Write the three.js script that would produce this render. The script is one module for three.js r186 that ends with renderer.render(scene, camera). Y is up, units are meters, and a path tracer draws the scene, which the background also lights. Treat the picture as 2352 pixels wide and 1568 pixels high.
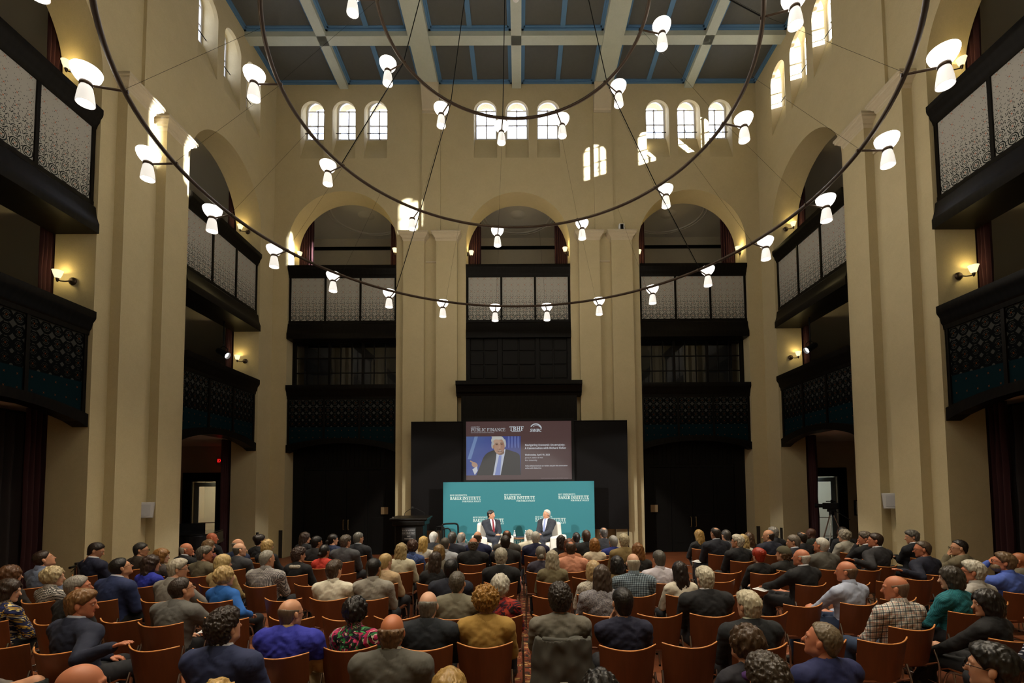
import * as THREE from 'three';
import { mergeGeometries, toCreasedNormals } from 'three/addons/utils/BufferGeometryUtils.js';
import { RoundedBoxGeometry } from 'three/addons/geometries/RoundedBoxGeometry.js';
import { RectAreaLightUniformsLib } from 'three/addons/lights/RectAreaLightUniformsLib.js';
import { createNoise2D, createNoise3D } from 'simplex-noise';

// ---------------------------------------------------------------- camera, sky, sun, exposure
const scene = new THREE.Scene();
const renderer = new THREE.WebGLRenderer({ antialias: true });
renderer.toneMapping = THREE.LinearToneMapping;
renderer.toneMappingExposure = 1.0;
renderer.shadowMap.enabled = true;
RectAreaLightUniformsLib.init();
const FOCAL = 1092;                                      // in pixels of the 2352 x 1568 frame
const camera = new THREE.PerspectiveCamera(2 * Math.atan(784 / FOCAL) * 180 / Math.PI, 1.5, 0.05, 200);
camera.position.set(0, 2.1, 0);
camera.rotation.set(2.92344 * Math.PI / 180, -0.326385 * Math.PI / 180, -0.473507 * Math.PI / 180, 'YXZ');
camera.setViewOffset(2352, 1568, -23.6, -281.6, 2352, 1568);   // the lens is shifted upwards
scene.background = new THREE.Color().setRGB(6.4, 6.9, 8.6);     // bright late-afternoon sky behind the clerestory windows
const sun = new THREE.DirectionalLight(new THREE.Color().setRGB(1, 0.98, 0.94), 75);
sun.name = 'sun';
sun.position.set(17.2 * 2, 4.95 * 2 + 8, 10 * 2 - 7.1);
sun.target.position.set(0, 8, -7.1);
sun.castShadow = true;
sun.shadow.radius = 1;
Object.assign(sun.shadow.camera, { left: -20, right: 20, top: 20, bottom: -20, near: 0.1, far: 90 });
scene.add(sun, sun.target);
const LAMP_UP = 0.78, LAMP_DOWN = 11.5, SCONCE = 0.3, STAGE_SPOT = 430;

// ---------------------------------------------------------------- helpers
let seedState = 12345;
const rnd = () => { seedState = (seedState * 1664525 + 1013904223) >>> 0; return seedState / 4294967296; };
const rr = (a, b) => a + (b - a) * rnd();
const n2 = createNoise2D(() => { return rnd(); });
const n3 = createNoise3D(() => { return rnd(); });
const V = (x, y, z) => new THREE.Vector3(x, y, z);
const lin = (r, g, b) => new THREE.Color().setRGB(r, g, b);
const usedNames = new Map();
function numbered(name) {
  const n = usedNames.get(name) || 0;
  usedNames.set(name, n + 1);
  return n ? name + '_' + String(n).padStart(3, '0') : name;
}
function tag(o, label, category, group, kind) {
  if (label) o.userData.label = label;
  if (category) o.userData.category = category;
  if (group) o.userData.group = group;
  if (kind) o.userData.kind = kind;
  return o;
}
function thing(name, label, category, pos = [0, 0, 0], turn = 0, group, kind) {
  const o = new THREE.Group();
  o.name = numbered(name);
  o.position.set(...pos);
  o.rotation.y = turn;
  scene.add(o);
  return tag(o, label, category, group, kind);
}
function mk(name, geo, mat, parent) {
  const m = new THREE.Mesh(Array.isArray(geo) ? merge(geo) : geo, mat);
  m.name = parent ? name : numbered(name);
  m.castShadow = m.receiveShadow = true;
  (parent || scene).add(m);
  return m;
}
function struct(name, label) {
  const o = new THREE.Group();
  o.name = name;
  scene.add(o);
  return tag(o, label, null, null, 'structure');
}
function merge(list) {
  const idx = list.some((g) => !g.index);
  return mergeGeometries(list.map((g) => {
    g = idx && g.index ? g.toNonIndexed() : g;
    for (const k of Object.keys(g.attributes)) if (!['position', 'normal', 'uv'].includes(k)) g.deleteAttribute(k);
    if (!g.attributes.uv) g.setAttribute('uv', new THREE.BufferAttribute(new Float32Array(g.attributes.position.count * 2), 2));
    g.morphAttributes = {};
    return g;
  }), false);
}
// texture coordinates in metres, taken from the axis that the face looks along
function uvm(g) {
  if (g.index) g = g.toNonIndexed();
  const p = g.attributes.position, n = g.attributes.normal, uv = new Float32Array(p.count * 2);
  for (let i = 0; i < p.count; i++) {
    const ax = Math.abs(n.getX(i)), ay = Math.abs(n.getY(i)), az = Math.abs(n.getZ(i));
    const x = p.getX(i), y = p.getY(i), z = p.getZ(i);
    if (ay > ax && ay > az) { uv[2 * i] = x; uv[2 * i + 1] = z; } else if (ax > az) { uv[2 * i] = z; uv[2 * i + 1] = y; } else { uv[2 * i] = x; uv[2 * i + 1] = y; }
  }
  g.setAttribute('uv', new THREE.BufferAttribute(uv, 2));
  return g;
}
// box between two corners
function bx(x0, x1, y0, y1, z0, z1) {
  const g = new THREE.BoxGeometry(x1 - x0, y1 - y0, z1 - z0);
  g.translate((x0 + x1) / 2, (y0 + y1) / 2, (z0 + z1) / 2);
  return uvm(g);
}
function rbx(x0, x1, y0, y1, z0, z1, r = 0.02, seg = 2) {
  const g = new RoundedBoxGeometry(x1 - x0, y1 - y0, z1 - z0, seg, Math.min(r, 0.49 * Math.min(x1 - x0, y1 - y0, z1 - z0)));
  g.translate((x0 + x1) / 2, (y0 + y1) / 2, (z0 + z1) / 2);
  return g;
}
function cyl(a, b, r0, r1 = r0, seg = 10) {
  const d = new THREE.Vector3().subVectors(b, a);
  const g = new THREE.CylinderGeometry(r1, r0, d.length(), seg);
  g.applyQuaternion(new THREE.Quaternion().setFromUnitVectors(V(0, 1, 0), d.clone().normalize()));
  g.translate((a.x + b.x) / 2, (a.y + b.y) / 2, (a.z + b.z) / 2);
  return g;
}
function tube(pts, r, seg = 24, rad = 6, closed = false) {
  return new THREE.TubeGeometry(new THREE.CatmullRomCurve3(pts, closed, 'catmullrom', 0.3), seg, r, rad, closed);
}
// profile given as [t, y] pairs, swept along x from s0 to s1 (t comes out towards +z)
function sweep(profile, s0, s1) {
  const sh = new THREE.Shape(profile.map(([t, y]) => new THREE.Vector2(t, y)));
  const g = new THREE.ExtrudeGeometry(sh, { depth: s1 - s0, bevelEnabled: false });
  // extrude runs along z; turn so that shape x -> z and extrusion -> x
  g.applyMatrix4(new THREE.Matrix4().set(0, 0, 1, s0, 0, 1, 0, 0, 1, 0, 0, 0, 0, 0, 0, 1));
  const idx = g.index; // orientation flips with this axis swap
  if (!idx) {
    for (const k of ['position', 'normal', 'uv']) {
      const a = g.attributes[k], n = a.itemSize;
      for (let i = 0; i < a.count; i += 3) for (let c = 0; c < n; c++) { const q = a.array[(i + 1) * n + c]; a.array[(i + 1) * n + c] = a.array[(i + 2) * n + c]; a.array[(i + 2) * n + c] = q; }
    }
  }
  g.computeVertexNormals();
  return uvm(toCreasedNormals(g, 0.5));
}
function lathe(pts, seg = 24) { return new THREE.LatheGeometry(pts.map(([x, y]) => new THREE.Vector2(x, y)), seg); }

// ---------------------------------------------------------------- textures and materials
function noiseTex(size, fn, srgb = true) {
  const d = new Uint8Array(size * size * 4);
  for (let y = 0; y < size; y++) for (let x = 0; x < size; x++) {
    const c = fn(x / size, y / size), o = (y * size + x) * 4;
    d[o] = Math.max(0, Math.min(255, c[0] * 255)); d[o + 1] = Math.max(0, Math.min(255, c[1] * 255)); d[o + 2] = Math.max(0, Math.min(255, c[2] * 255)); d[o + 3] = 255;
  }
  const t = new THREE.DataTexture(d, size, size);
  t.wrapS = t.wrapT = THREE.RepeatWrapping;
  t.magFilter = THREE.LinearFilter;
  if (srgb) t.colorSpace = THREE.SRGBColorSpace;
  t.needsUpdate = true;
  return t;
}
// noise that repeats over the unit square
function tileNoise(u, v, f) {
  const a = u * Math.PI * 2, b = v * Math.PI * 2, k = f / (Math.PI * 2);
  return 0.5 * n3(Math.cos(a) * k + Math.cos(b) * k * 0.7 + 3.1, Math.sin(a) * k + 7.7, Math.sin(b) * k + Math.cos(b) * 0.6 * k) + 0.5 * n3(Math.cos(b) * k + 11, Math.sin(b) * k + Math.sin(a) * 0.5 * k, Math.cos(a) * k - 5);
}
function canvasTex(w, h, draw) {
  const c = document.createElement('canvas');
  c.width = w; c.height = h;
  draw(c.getContext('2d'), w, h);
  const t = new THREE.CanvasTexture(c);
  t.colorSpace = THREE.SRGBColorSpace;
  t.magFilter = THREE.LinearFilter;
  return t;
}
const rep = (t, x, y) => { t = t.clone(); t.repeat.set(x, y); t.needsUpdate = true; return t; };
const plasterTex = noiseTex(256, (u, v) => { const k = 0.95 + 0.015 * tileNoise(u, v, 5) + 0.012 * tileNoise(u, v, 19) + 0.035 * (rnd() - 0.5); return [k, k, k]; });
const plasterBump = noiseTex(256, (u, v) => { const k = 0.5 + 0.25 * tileNoise(u, v, 30) + 0.25 * (rnd() - 0.5); return [k, k, k]; }, false);
const woodTex = noiseTex(256, (u, v) => { const g = tileNoise(u * 1, v, 3); const k = 0.8 + 0.16 * Math.sin((u * 14 + g * 1.5) * Math.PI * 2) * 0.5 + 0.1 * tileNoise((u * 8) % 1, v, 6) + 0.06 * (rnd() - 0.5); return [k, k * 0.97, k * 0.93]; });
const fabricBump = noiseTex(128, (u, v) => { const k = 0.5 + 0.2 * Math.sin(u * Math.PI * 2 * 32) * Math.sin(v * Math.PI * 2 * 32) + 0.2 * (rnd() - 0.5); return [k, k, k]; }, false);
const streakTex = noiseTex(256, (u, v) => { const k = 0.84 + 0.26 * tileNoise(u, v * 0.12, 46) + 0.14 * tileNoise(u, v * 0.2, 90) + 0.08 * (rnd() - 0.5); return [k, k, k]; });
const std = (color, roughness = 0.8, extra = {}) => new THREE.MeshStandardMaterial({ color, roughness, ...extra });
const phys = (color, roughness, extra = {}) => new THREE.MeshPhysicalMaterial({ color, roughness, ...extra });
const M = {
  wall: std(lin(0.57, 0.475, 0.275), 0.9, { map: rep(plasterTex, 0.4, 0.4), bumpMap: rep(plasterBump, 2.2, 2.2), bumpScale: 0.0008 }),
  gallery: std(lin(0.58, 0.51, 0.38), 0.9, { map: rep(plasterTex, 0.4, 0.4) }),
  galleryCeil: std(lin(0.62, 0.58, 0.5), 0.9),
  stone: std(lin(0.60, 0.51, 0.35), 0.8, { map: rep(plasterTex, 0.8, 0.8) }),
  beam: std(lin(0.5, 0.53, 0.44), 0.85, { map: rep(plasterTex, 0.5, 0.5) }),
  panel: std(lin(0.10, 0.10, 0.092), 0.95, { bumpMap: rep(plasterBump, 3, 3), bumpScale: 0.004, map: rep(plasterTex, 1.5, 1.5) }),
  blue: std(lin(0.085, 0.19, 0.33), 0.7),
  dark: phys(lin(0.008, 0.0065, 0.005), 0.34, { specularIntensity: 0.22, map: rep(woodTex, 0.7, 0.5) }),
  black: phys(lin(0.006, 0.0055, 0.005), 0.5, { specularIntensity: 0.22 }),
  drape: phys(lin(0.006, 0.005, 0.005), 0.75, { specularIntensity: 0.25, bumpMap: rep(fabricBump, 8, 8), bumpScale: 0.002 }),
  red: std(lin(0.03, 0.0025, 0.004), 0.85, { bumpMap: rep(fabricBump, 8, 8), bumpScale: 0.002 }),
  bronze: std(lin(0.085, 0.06, 0.042), 0.38, { metalness: 0.85 }),
  chrome: std(lin(0.55, 0.53, 0.5), 0.22, { metalness: 1 }),
  brass: std(lin(0.55, 0.42, 0.2), 0.35, { metalness: 1 }),
  frameWhite: std(lin(0.6, 0.6, 0.62), 0.6),
  glass: phys(lin(0.95, 0.97, 1), 0.02, { transmission: 1, thickness: 0 }),
  opal: std(lin(0.9, 0.88, 0.84), 0.35, { emissive: lin(1, 0.95, 0.86), emissiveIntensity: 2.4 }),
  opalLow: std(lin(0.9, 0.88, 0.84), 0.35, { emissive: lin(1, 0.95, 0.88), emissiveIntensity: 0.62 }),
  bulb: std(lin(0.9, 0.9, 0.9), 0.4, { emissive: lin(1, 0.94, 0.84), emissiveIntensity: 8 }),
  sconceGlass: std(lin(0.9, 0.85, 0.7), 0.35, { emissive: lin(1, 0.85, 0.5), emissiveIntensity: 1.15 }),
  white: std(lin(0.75, 0.75, 0.74), 0.6),
  ivory: std(lin(0.75, 0.72, 0.66), 0.7),
  skirting: std(lin(0.012, 0.01, 0.009), 0.5),
};
// ---------------------------------------------------------------- the room shell
const W = 7.85, D = 14.95, REAR = -0.75, TOP = 15.45, T = 0.76;           // half width, depth to the back wall, depth of the rear wall, ceiling, wall thickness
const GX = 12.2, GD = 18.9;                                                // outer walls of the galleries round the hall
const SPRING = 10.02, WIN_H = 14.8, WIN_B = 12.85, WIN_W = 0.75, WIN_P = 1.03, WIN_RISE = 0.34;
// Every wall of the hall is drawn in its own axes: x along the wall, y up, z out into the hall.
function wallFrame(g, side) {
  if (side === 'back') g.position.set(0, 0, -D);
  if (side === 'left') { g.position.set(-W, 0, 0); g.rotation.y = Math.PI / 2; }      // x runs with the depth
  if (side === 'right') { g.position.set(W, 0, 0); g.rotation.y = -Math.PI / 2; }     // x runs against the depth
  if (side === 'rear') { g.position.set(0, 0, -REAR); g.rotation.y = Math.PI; }
  return g;
}
function archPath(target, c, a, y0, spring, sx = 1) {
  target.moveTo(c - a, y0);
  target.lineTo(c - a, spring);
  target.absarc(c, spring, a, Math.PI, 0, true);
  target.lineTo(c + a, y0);
  target.lineTo(c - a, y0);
}
function hallWall(side, s0, s1, bays, label) {
  const o = wallFrame(struct('wall_' + side, label), side);
  const sh = new THREE.Shape();
  sh.moveTo(s0, 0);
  for (const [c, a] of bays) {
    if (a <= 0) continue;
    sh.lineTo(c - a, 0); sh.lineTo(c - a, SPRING);
    sh.absarc(c, SPRING, a, Math.PI, 0, true);
    sh.lineTo(c + a, 0);
  }
  sh.lineTo(s1, 0); sh.lineTo(s1, TOP + 0.3); sh.lineTo(s0, TOP + 0.3); sh.lineTo(s0, 0);
  // the arched window openings rise towards the outside, so the wall is two leaves: a thin inner one and a thick outer one
  const leaf = (depth, z, rise) => {
    const s2 = sh.clone();
    for (const [c] of bays) for (const k of [-1, 0, 1]) {
      const h = new THREE.Path();
      archPath(h, c + k * WIN_P, WIN_W / 2, WIN_B, WIN_H - WIN_W / 2 + rise);
      s2.holes.push(h);
    }
    const g = new THREE.ExtrudeGeometry(s2, { depth, bevelEnabled: false, curveSegments: 28 });
    g.translate(0, 0, z);
    return toCreasedNormals(g, 0.6);
  };
  mk('wall_surface', leaf(0.1, -0.1, 0), M.wall, o);
  mk('wall_core', leaf(T - 0.1, -T, WIN_RISE), M.wall, o);
  return o;
}
const BACK_BAYS = [[-5.64, 1.735], [0, 1.68], [5.64, 1.735]];
const SIDE_BAYS = [[1.57, 1.575], [7.1, 1.575], [12.63, 1.575]];
const wallBack = hallWall('back', -W, W, BACK_BAYS, 'beige plastered end wall with three tall arches behind the stage');
const wallLeft = hallWall('left', REAR, D, SIDE_BAYS, 'beige plastered side wall of arches on the left of the hall');
const wallRight = hallWall('right', -D, -REAR, SIDE_BAYS.map(([c, a]) => [-c, a]).reverse(), 'beige plastered side wall of arches on the right of the hall');
{
  const rear = wallFrame(struct('wall_rear', 'plain beige wall behind the audience'), 'rear');
  mk('wall_surface', bx(-W - T, W + T, 0, TOP + 0.3, -T, 0), M.wall, rear);
  // corner posts close the joints between the end wall and the side walls
  for (const s of [-1, 1]) mk('corner_post', bx(s > 0 ? W : -W - T, s > 0 ? W + T : -W, 0, TOP + 0.3, -T, 0.0), M.wall, wallBack);
}
// pilasters in pairs on each pier, with moulded capitals; a shallow strip and a bracket above them
const capProfile = [[-0.2, 9.98], [0.2, 9.98], [0.215, 10.02], [0.225, 10.03], [0.225, 10.07], [0.25, 10.09], [0.28, 10.13], [0.32, 10.16], [0.32, 10.2], [0.34, 10.21], [0.34, 10.26], [-0.2, 10.26]];
function capital(s0, s1) {
  // moulding mitred round three sides: a stack of frustum layers
  const list = [];
  for (let i = 1; i < capProfile.length - 2; i++) {
    const [t0, y0] = capProfile[i], [t1, y1] = capProfile[i + 1];
    if (y1 - y0 < 1e-4) continue;
    const e0 = t0 - 0.2, e1 = t1 - 0.2, q = [];
    const ring = (e, y, t) => [[s0 - e, y, 0], [s0 - e, y, t], [s1 + e, y, t], [s1 + e, y, 0]];
    const A = ring(e0, y0, t0), B = ring(e1, y1, t1), pos = [];
    for (let k = 0; k < 3; k++) pos.push(...A[k], ...A[k + 1], ...B[k + 1], ...A[k], ...B[k + 1], ...B[k]);
    const g = new THREE.BufferGeometry();
    g.setAttribute('position', new THREE.BufferAttribute(new Float32Array(pos), 3));
    g.computeVertexNormals();
    list.push(uvm(g));
  }
  list.push(bx(s0 - 0.14, s1 + 0.14, 10.255, 10.262, 0, 0.34));
  return merge(list);
}
function pier(o, c, half) {
  for (const k of [-1, 1]) {
    const s0 = c + k * 0.5 - 0.33 + k * 0.02, s1 = s0 + 0.66;
    mk('pilaster', bx(s0, s1, 0, 9.98, -0.02, 0.2), M.wall, o);
    mk('pilaster_capital', capital(s0, s1), M.stone, o);
  }
  mk('impost_band', bx(c - 0.16, c + 0.16, 9.35, 9.4, -0.02, 0.05), M.stone, o);
  mk('wall_strip', bx(c - 0.3, c + 0.3, 10.27, 14.35, -0.02, 0.07), M.wall, o);
  mk('wall_bracket', sweep([[-0.02, 14.3], [0.1, 14.3], [0.1, 14.38], [0.16, 14.4], [0.2, 14.6], [0.3, 14.85], [0.34, 14.95], [0.34, 15.13], [-0.02, 15.13]], c - 0.28, c + 0.28), M.stone, o);
}
for (const s of [-1, 1]) pier(wallBack, s * 2.79);
for (const c of [9.87, 4.33]) { pier(wallLeft, c); pier(wallRight, -c); }
// dark plinth boards on the arch jambs
for (const [o, list] of [[wallBack, [-7.46, 7.46]], [wallLeft, [14.3, 8.55, 11.15]], [wallRight, [-14.3, -8.55, -11.15]]]) for (const s of list) mk('plinth_board', bx(s - 0.05, s + 0.05, 0, 0.86, -0.01, 0.03), M.skirting, o);

// ---------------------------------------------------------------- clerestory windows
let windowCount = 0;
const outward = { back: 'end wall behind the stage', left: 'left side wall', right: 'right side wall' };
function clerestory(side, c, opener, label) {
  const o = wallFrame(new THREE.Group(), side);
  o.name = 'window_' + (++windowCount);
  tag(o, label, null, null, 'structure');
  scene.add(o);
  const a = WIN_W / 2, zg = -0.45, gb = 13.78;
  // sloping sill
  mk('sill', sweep([[-0.005, WIN_B - 0.01], [-0.005, WIN_B + 0.01], [zg + 0.1, gb - 0.06], [zg, gb], [-T, gb], [-T, WIN_B - 0.01]], c - a, c + a), M.wall, o);
  mk('pane', bx(c - a, c + a, gb, WIN_H + WIN_RISE, zg - 0.006, zg), M.glass, o);
  const bars = [];
  const ring = new THREE.Shape();
  archPath(ring, c, a, gb, WIN_H - a + WIN_RISE);
  const inner = new THREE.Path();
  archPath(inner, c, a - 0.055, gb + 0.04, WIN_H - a + WIN_RISE);
  ring.holes.push(inner);
  const rg = new THREE.ExtrudeGeometry(ring, { depth: 0.06, bevelEnabled: false, curveSegments: 14 });
  rg.translate(0, 0, zg - 0.035);
  mk('window_frame', rg, M.frameWhite, o);
  bars.push(bx(c - 0.018, c + 0.018, gb, WIN_H + 0.02, zg - 0.03, zg + 0.02));
  for (const y of [gb + 0.5, gb + 1.0]) bars.push(bx(c - a + 0.03, c + a - 0.03, y - 0.018, y + 0.018, zg - 0.03, zg + 0.02));
  for (const b of bars) mk('muntin', b, M.frameWhite, o);
  if (opener) {
    const p = [cyl(V(c - a + 0.01, 13.72 + 0.2, zg + 0.15), V(c + a - 0.01, 13.72 + 0.2, zg + 0.15), 0.012), cyl(V(c - 0.06, 14.08, zg + 0.16), V(c + 0.02, 13.88, zg + 0.12), 0.01), cyl(V(c + 0.02, 13.9, zg + 0.12), V(c + 0.06, 13.66, zg + 0.08), 0.008)];
    mk('window_opener', p, M.black, o);
  }
  return o;
}
const ord = ['first', 'middle', 'last'];
for (const [c] of BACK_BAYS) for (const k of [-1, 0, 1]) clerestory('back', c + k * WIN_P, c !== 0, `small arched clerestory window high on the ${outward.back}, ${ord[k + 1]} of three over the ${c < 0 ? 'left' : c > 0 ? 'right' : 'centre'} arch`);
for (const [i, [c]] of SIDE_BAYS.entries()) for (const k of [-1, 0, 1]) {
  const where = ['rear', 'middle', 'front'][i];
  clerestory('left', c + k * WIN_P, true, `deep arched clerestory window on the left side wall, ${ord[k + 1]} of three in the ${where} bay`);
  clerestory('right', -c + k * WIN_P, true, `deep arched clerestory window on the right side wall, ${ord[1 - k]} of three in the ${where} bay`);
}

// ---------------------------------------------------------------- ceiling of coffers
{
  const o = struct('ceiling', 'coffered ceiling with pale beams, blue trim and dark acoustic panels');
  mk('ceiling_slab', bx(-W - T, W + T, TOP + 0.02, TOP + 0.35, -D - T, -REAR + T), M.wall, o);
  const xb = [[-5.65, 0.28, 15.2], [-2.83, 0.58, 15.13], [0, 0.3, 15.2], [2.83, 0.58, 15.13], [5.65, 0.28, 15.2]];
  for (const [x, w, y] of xb) mk('ceiling_beam', bx(x - w / 2, x + w / 2, y, TOP, -D, -REAR), M.beam, o);
  const zb = [13.28, 10.45, 7.62, 4.79, 1.96];
  for (const z of zb) mk('ceiling_beam', bx(-W, W, 15.2, TOP - 0.01, -z - 0.15, -z + 0.15), M.beam, o);
  const xe = [-W, ...xb.flatMap(([x, w]) => [x - w / 2, x + w / 2]), W], ze = [D, ...zb.flatMap((z) => [z + 0.15, z - 0.15]), REAR];
  for (let i = 0; i < xe.length; i += 2) for (let j = 0; j < ze.length; j += 2) {
    const x0 = xe[i], x1 = xe[i + 1], z0 = -ze[j], z1 = -ze[j + 1], t = 0.11, y0 = TOP - 0.1, y1 = TOP + 0.005;
    mk('acoustic_panel', bx(x0 + 0.05, x1 - 0.05, TOP - 0.03, TOP + 0.03, z0 + 0.05, z1 - 0.05), M.panel, o);
    const tr = [];
    for (const [q, yy] of [[t, 0.06], [t * 0.6, 0]]) tr.push(bx(x0, x1, y0 + yy * 0.7, y1, z0, z0 + q), bx(x0, x1, y0 + yy * 0.7, y1, z1 - q, z1), bx(x0, x0 + q, y0 + yy * 0.7, y1, z0, z1), bx(x1 - q, x1, y0 + yy * 0.7, y1, z0, z1));
    mk('panel_trim', tr, M.blue, o);
    if (i > 1 && i < xe.length - 2) mk('panel_batten', bx((x0 + x1) / 2 - 0.07, (x0 + x1) / 2 + 0.07, y0 + 0.03, y1, z0, z1), M.blue, o);
  }
}
for (const [i, [x, z]] of [[-6.85, 12.0], [-3.65, 12.0], [0, 12.1], [3.65, 12.0], [6.75, 12.0]].entries()) {
  const y = i === 2 ? 15.2 : TOP - 0.03;
  const d = thing('ceiling_speaker', `small round pale ceiling fitting, number ${['one', 'two', 'three', 'four', 'five'][i]} counted from the left between the ceiling beams`, 'ceiling fitting', [x, y, -z], 0, 'round ceiling fittings');
  mk('disc', lathe([[0, -0.035], [0.05, -0.035], [0.065, -0.02], [0.07, 0]], 20), M.ivory, d);
  mk('rim', lathe([[0.07, 0], [0.08, -0.012], [0.072, -0.02], [0.064, -0.012]], 20), M.white, d);
}

// ---------------------------------------------------------------- floor
const floorTex = noiseTex(256, (u, v) => { const k = 0.82 + 0.08 * tileNoise(u, v, 4) + 0.08 * tileNoise((u * 3) % 1, v, 20) + 0.05 * (rnd() - 0.5); return [k, k * 0.98, k * 0.96]; });
{
  const o = struct('floor', 'reddish brown hall floor under the audience chairs');
  mk('floor_surface', bx(-GX - 0.3, GX + 0.3, -0.3, 0, -GD - 0.3, -REAR + T), std(lin(0.27, 0.085, 0.032), 0.42, { map: rep(floorTex, 0.5, 0.5) }), o);
  const carpet = canvasTex(512, 512, (c, w) => {
    c.fillStyle = '#7d3b22'; c.fillRect(0, 0, w, w);
    const cols = ['#2a1d18', '#b9935a', '#93502c', '#40271c', '#c9a66b', '#1f2a2c'];
    for (let i = 0; i < 260; i++) {
      c.save(); c.translate(rnd() * w, rnd() * w); c.rotate(rnd() * 6.28); c.fillStyle = cols[i % 6];
      c.beginPath(); c.ellipse(0, 0, rr(8, 26), rr(4, 10), 0, 0, 6.3); c.fill();
      c.strokeStyle = cols[(i + 3) % 6]; c.lineWidth = 3; c.beginPath(); c.arc(0, 0, rr(10, 26), 0, rr(1, 4)); c.stroke(); c.restore();
    }
  });
  carpet.wrapS = carpet.wrapT = THREE.RepeatWrapping;
  mk('aisle_carpet', bx(-0.22, 0.62, 0, 0.008, -11.4, 0.6), std(lin(0.9, 0.9, 0.9), 0.95, { map: rep(carpet, 0.9, 0.9) }), o);
}

// ---------------------------------------------------------------- galleries round the hall: slabs, outer walls
{
  const o = struct('wall_gallery', 'plain dim walls and slabs of the galleries behind the arches');
  for (const s of [-1, 1]) {
    mk('outer_wall', bx(s > 0 ? GX : -GX - 0.3, s > 0 ? GX + 0.3 : -GX, 0, 12.6, -GD - 0.3, -REAR + T), M.gallery, o);
    for (const [y0, y1, m] of [[3.62, 4.3, M.galleryCeil], [7.2, 8.2, M.galleryCeil], [12.3, 12.6, M.galleryCeil]]) mk('gallery_slab', bx(s > 0 ? W + T : -GX, s > 0 ? GX : -W - T, y0, y1, -GD, -REAR + T), m, o);
    mk('rear_partition', bx(s > 0 ? W + T : -GX, s > 0 ? GX : -W - T, 0, 12.6, -REAR, -REAR + T), M.gallery, o);
    mk('picture_rail', bx(s > 0 ? GX - 0.05 : -GX, s > 0 ? GX : -GX + 0.05, 11.82, 11.94, -GD, -REAR), M.dark, o);
    mk('picture_rail', bx(s > 0 ? GX - 0.05 : -GX, s > 0 ? GX : -GX + 0.05, 6.5, 6.62, -GD, -REAR), M.dark, o);
  }
  mk('outer_wall', bx(-GX, GX, 0, 12.6, -GD - 0.3, -GD), M.gallery, o);
  for (const [y0, y1] of [[3.62, 4.3], [7.2, 8.2], [12.3, 12.6]]) mk('gallery_slab', bx(-W - T, W + T, y0, y1, -GD, -D - T), M.galleryCeil, o);
  mk('picture_rail', bx(-GX, GX, 11.82, 11.94, -GD, -GD + 0.06), M.dark, o);
  // partitions between the bays behind the back wall, so each arch shows its own room
  for (const s of [-1, 1]) { mk('partition', bx(s * 2.79 - 0.3, s * 2.79 + 0.3, 8.2, 12.3, -GD, -D - T), M.gallery, o); }
  // round ceiling mouldings in the upper rooms
  for (const c of [-5.64, 0, 5.64]) {
    const ring = new THREE.TorusGeometry(1.25, 0.04, 6, 48); ring.rotateX(Math.PI / 2); ring.translate(c, 12.3, -(D + T + 1.55));
    const ring2 = new THREE.TorusGeometry(1.38, 0.025, 6, 48); ring2.rotateX(Math.PI / 2); ring2.translate(c, 12.3, -(D + T + 1.55));
    const rose = lathe([[0, -0.07], [0.1, -0.06], [0.2, -0.03], [0.3, 0]], 20); rose.translate(c, 12.3, -(D + T + 1.55));
    mk('ceiling_moulding', [ring, ring2, rose], M.galleryCeil, o);
  }
}
// ---------------------------------------------------------------- balcony fronts with printed screens
function leafMark(c, px, py, r, l) { c.save(); c.translate(px, py); c.rotate(r); c.beginPath(); c.moveTo(-l, l * 0.15); c.quadraticCurveTo(-l * 0.1, -l * 0.75, l, 0); c.quadraticCurveTo(0, l * 0.5, -l, l * 0.15); c.fill(); c.restore(); }
function cross(c, x, y, s, col) { c.strokeStyle = col; c.lineWidth = s * 0.5; c.lineCap = 'round'; c.beginPath(); c.moveTo(x - s, y - s); c.lineTo(x + s, y + s); c.moveTo(x + s, y - s); c.lineTo(x - s, y + s); c.stroke(); }
// k: 1 = whole scroll, 0 = a few flecks
function motif(c, x, y, s, k, ink, dot) {
  c.save(); c.translate(x, y); c.scale(s / 100, s / 100); c.strokeStyle = c.fillStyle = ink; c.lineCap = 'round';
  for (let q = 0; q < 4; q++) {
    c.save(); c.rotate(q * Math.PI / 2 + 0.3);
    if (k > 0.55) { c.lineWidth = 8 * k; c.beginPath(); c.arc(0, 0, 41, 0.1, 0.1 + 1.5 * Math.min(1, (k - 0.4) * 1.7)); c.stroke(); }
    if (k > 0.35) { c.lineWidth = 7 * k; c.beginPath(); c.arc(4, 0, 24, 0.5, 0.5 + 1.5 * k); c.stroke(); }
    leafMark(c, 17, 7, 0.7, 5 + 6 * k); leafMark(c, 34, 20, 1.9, 4 + 7 * k); if (k > 0.12) leafMark(c, 50, 2, 0.4 + q, 5 + 7 * k);
    if (k > 0.5) leafMark(c, 48, 44, 2.4, 10);
    c.restore();
  }
  c.restore(); cross(c, x, y, s * 0.055, dot);
}
const COLS = 5, ROWS = 6.5;
const upperTex = canvasTex(640, 832, (c, w, h) => {
  c.fillStyle = '#b9b7b0'; c.fillRect(0, 0, w, h);
  for (let r = 0; r < 7; r++) for (let q = 0; q < COLS; q++) motif(c, (q + 0.5) * 128, h - (r + 0.52) * 124, 122, Math.max(0, 1 - r * 0.19), '#1a211e', '#c0551f');
});
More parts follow.
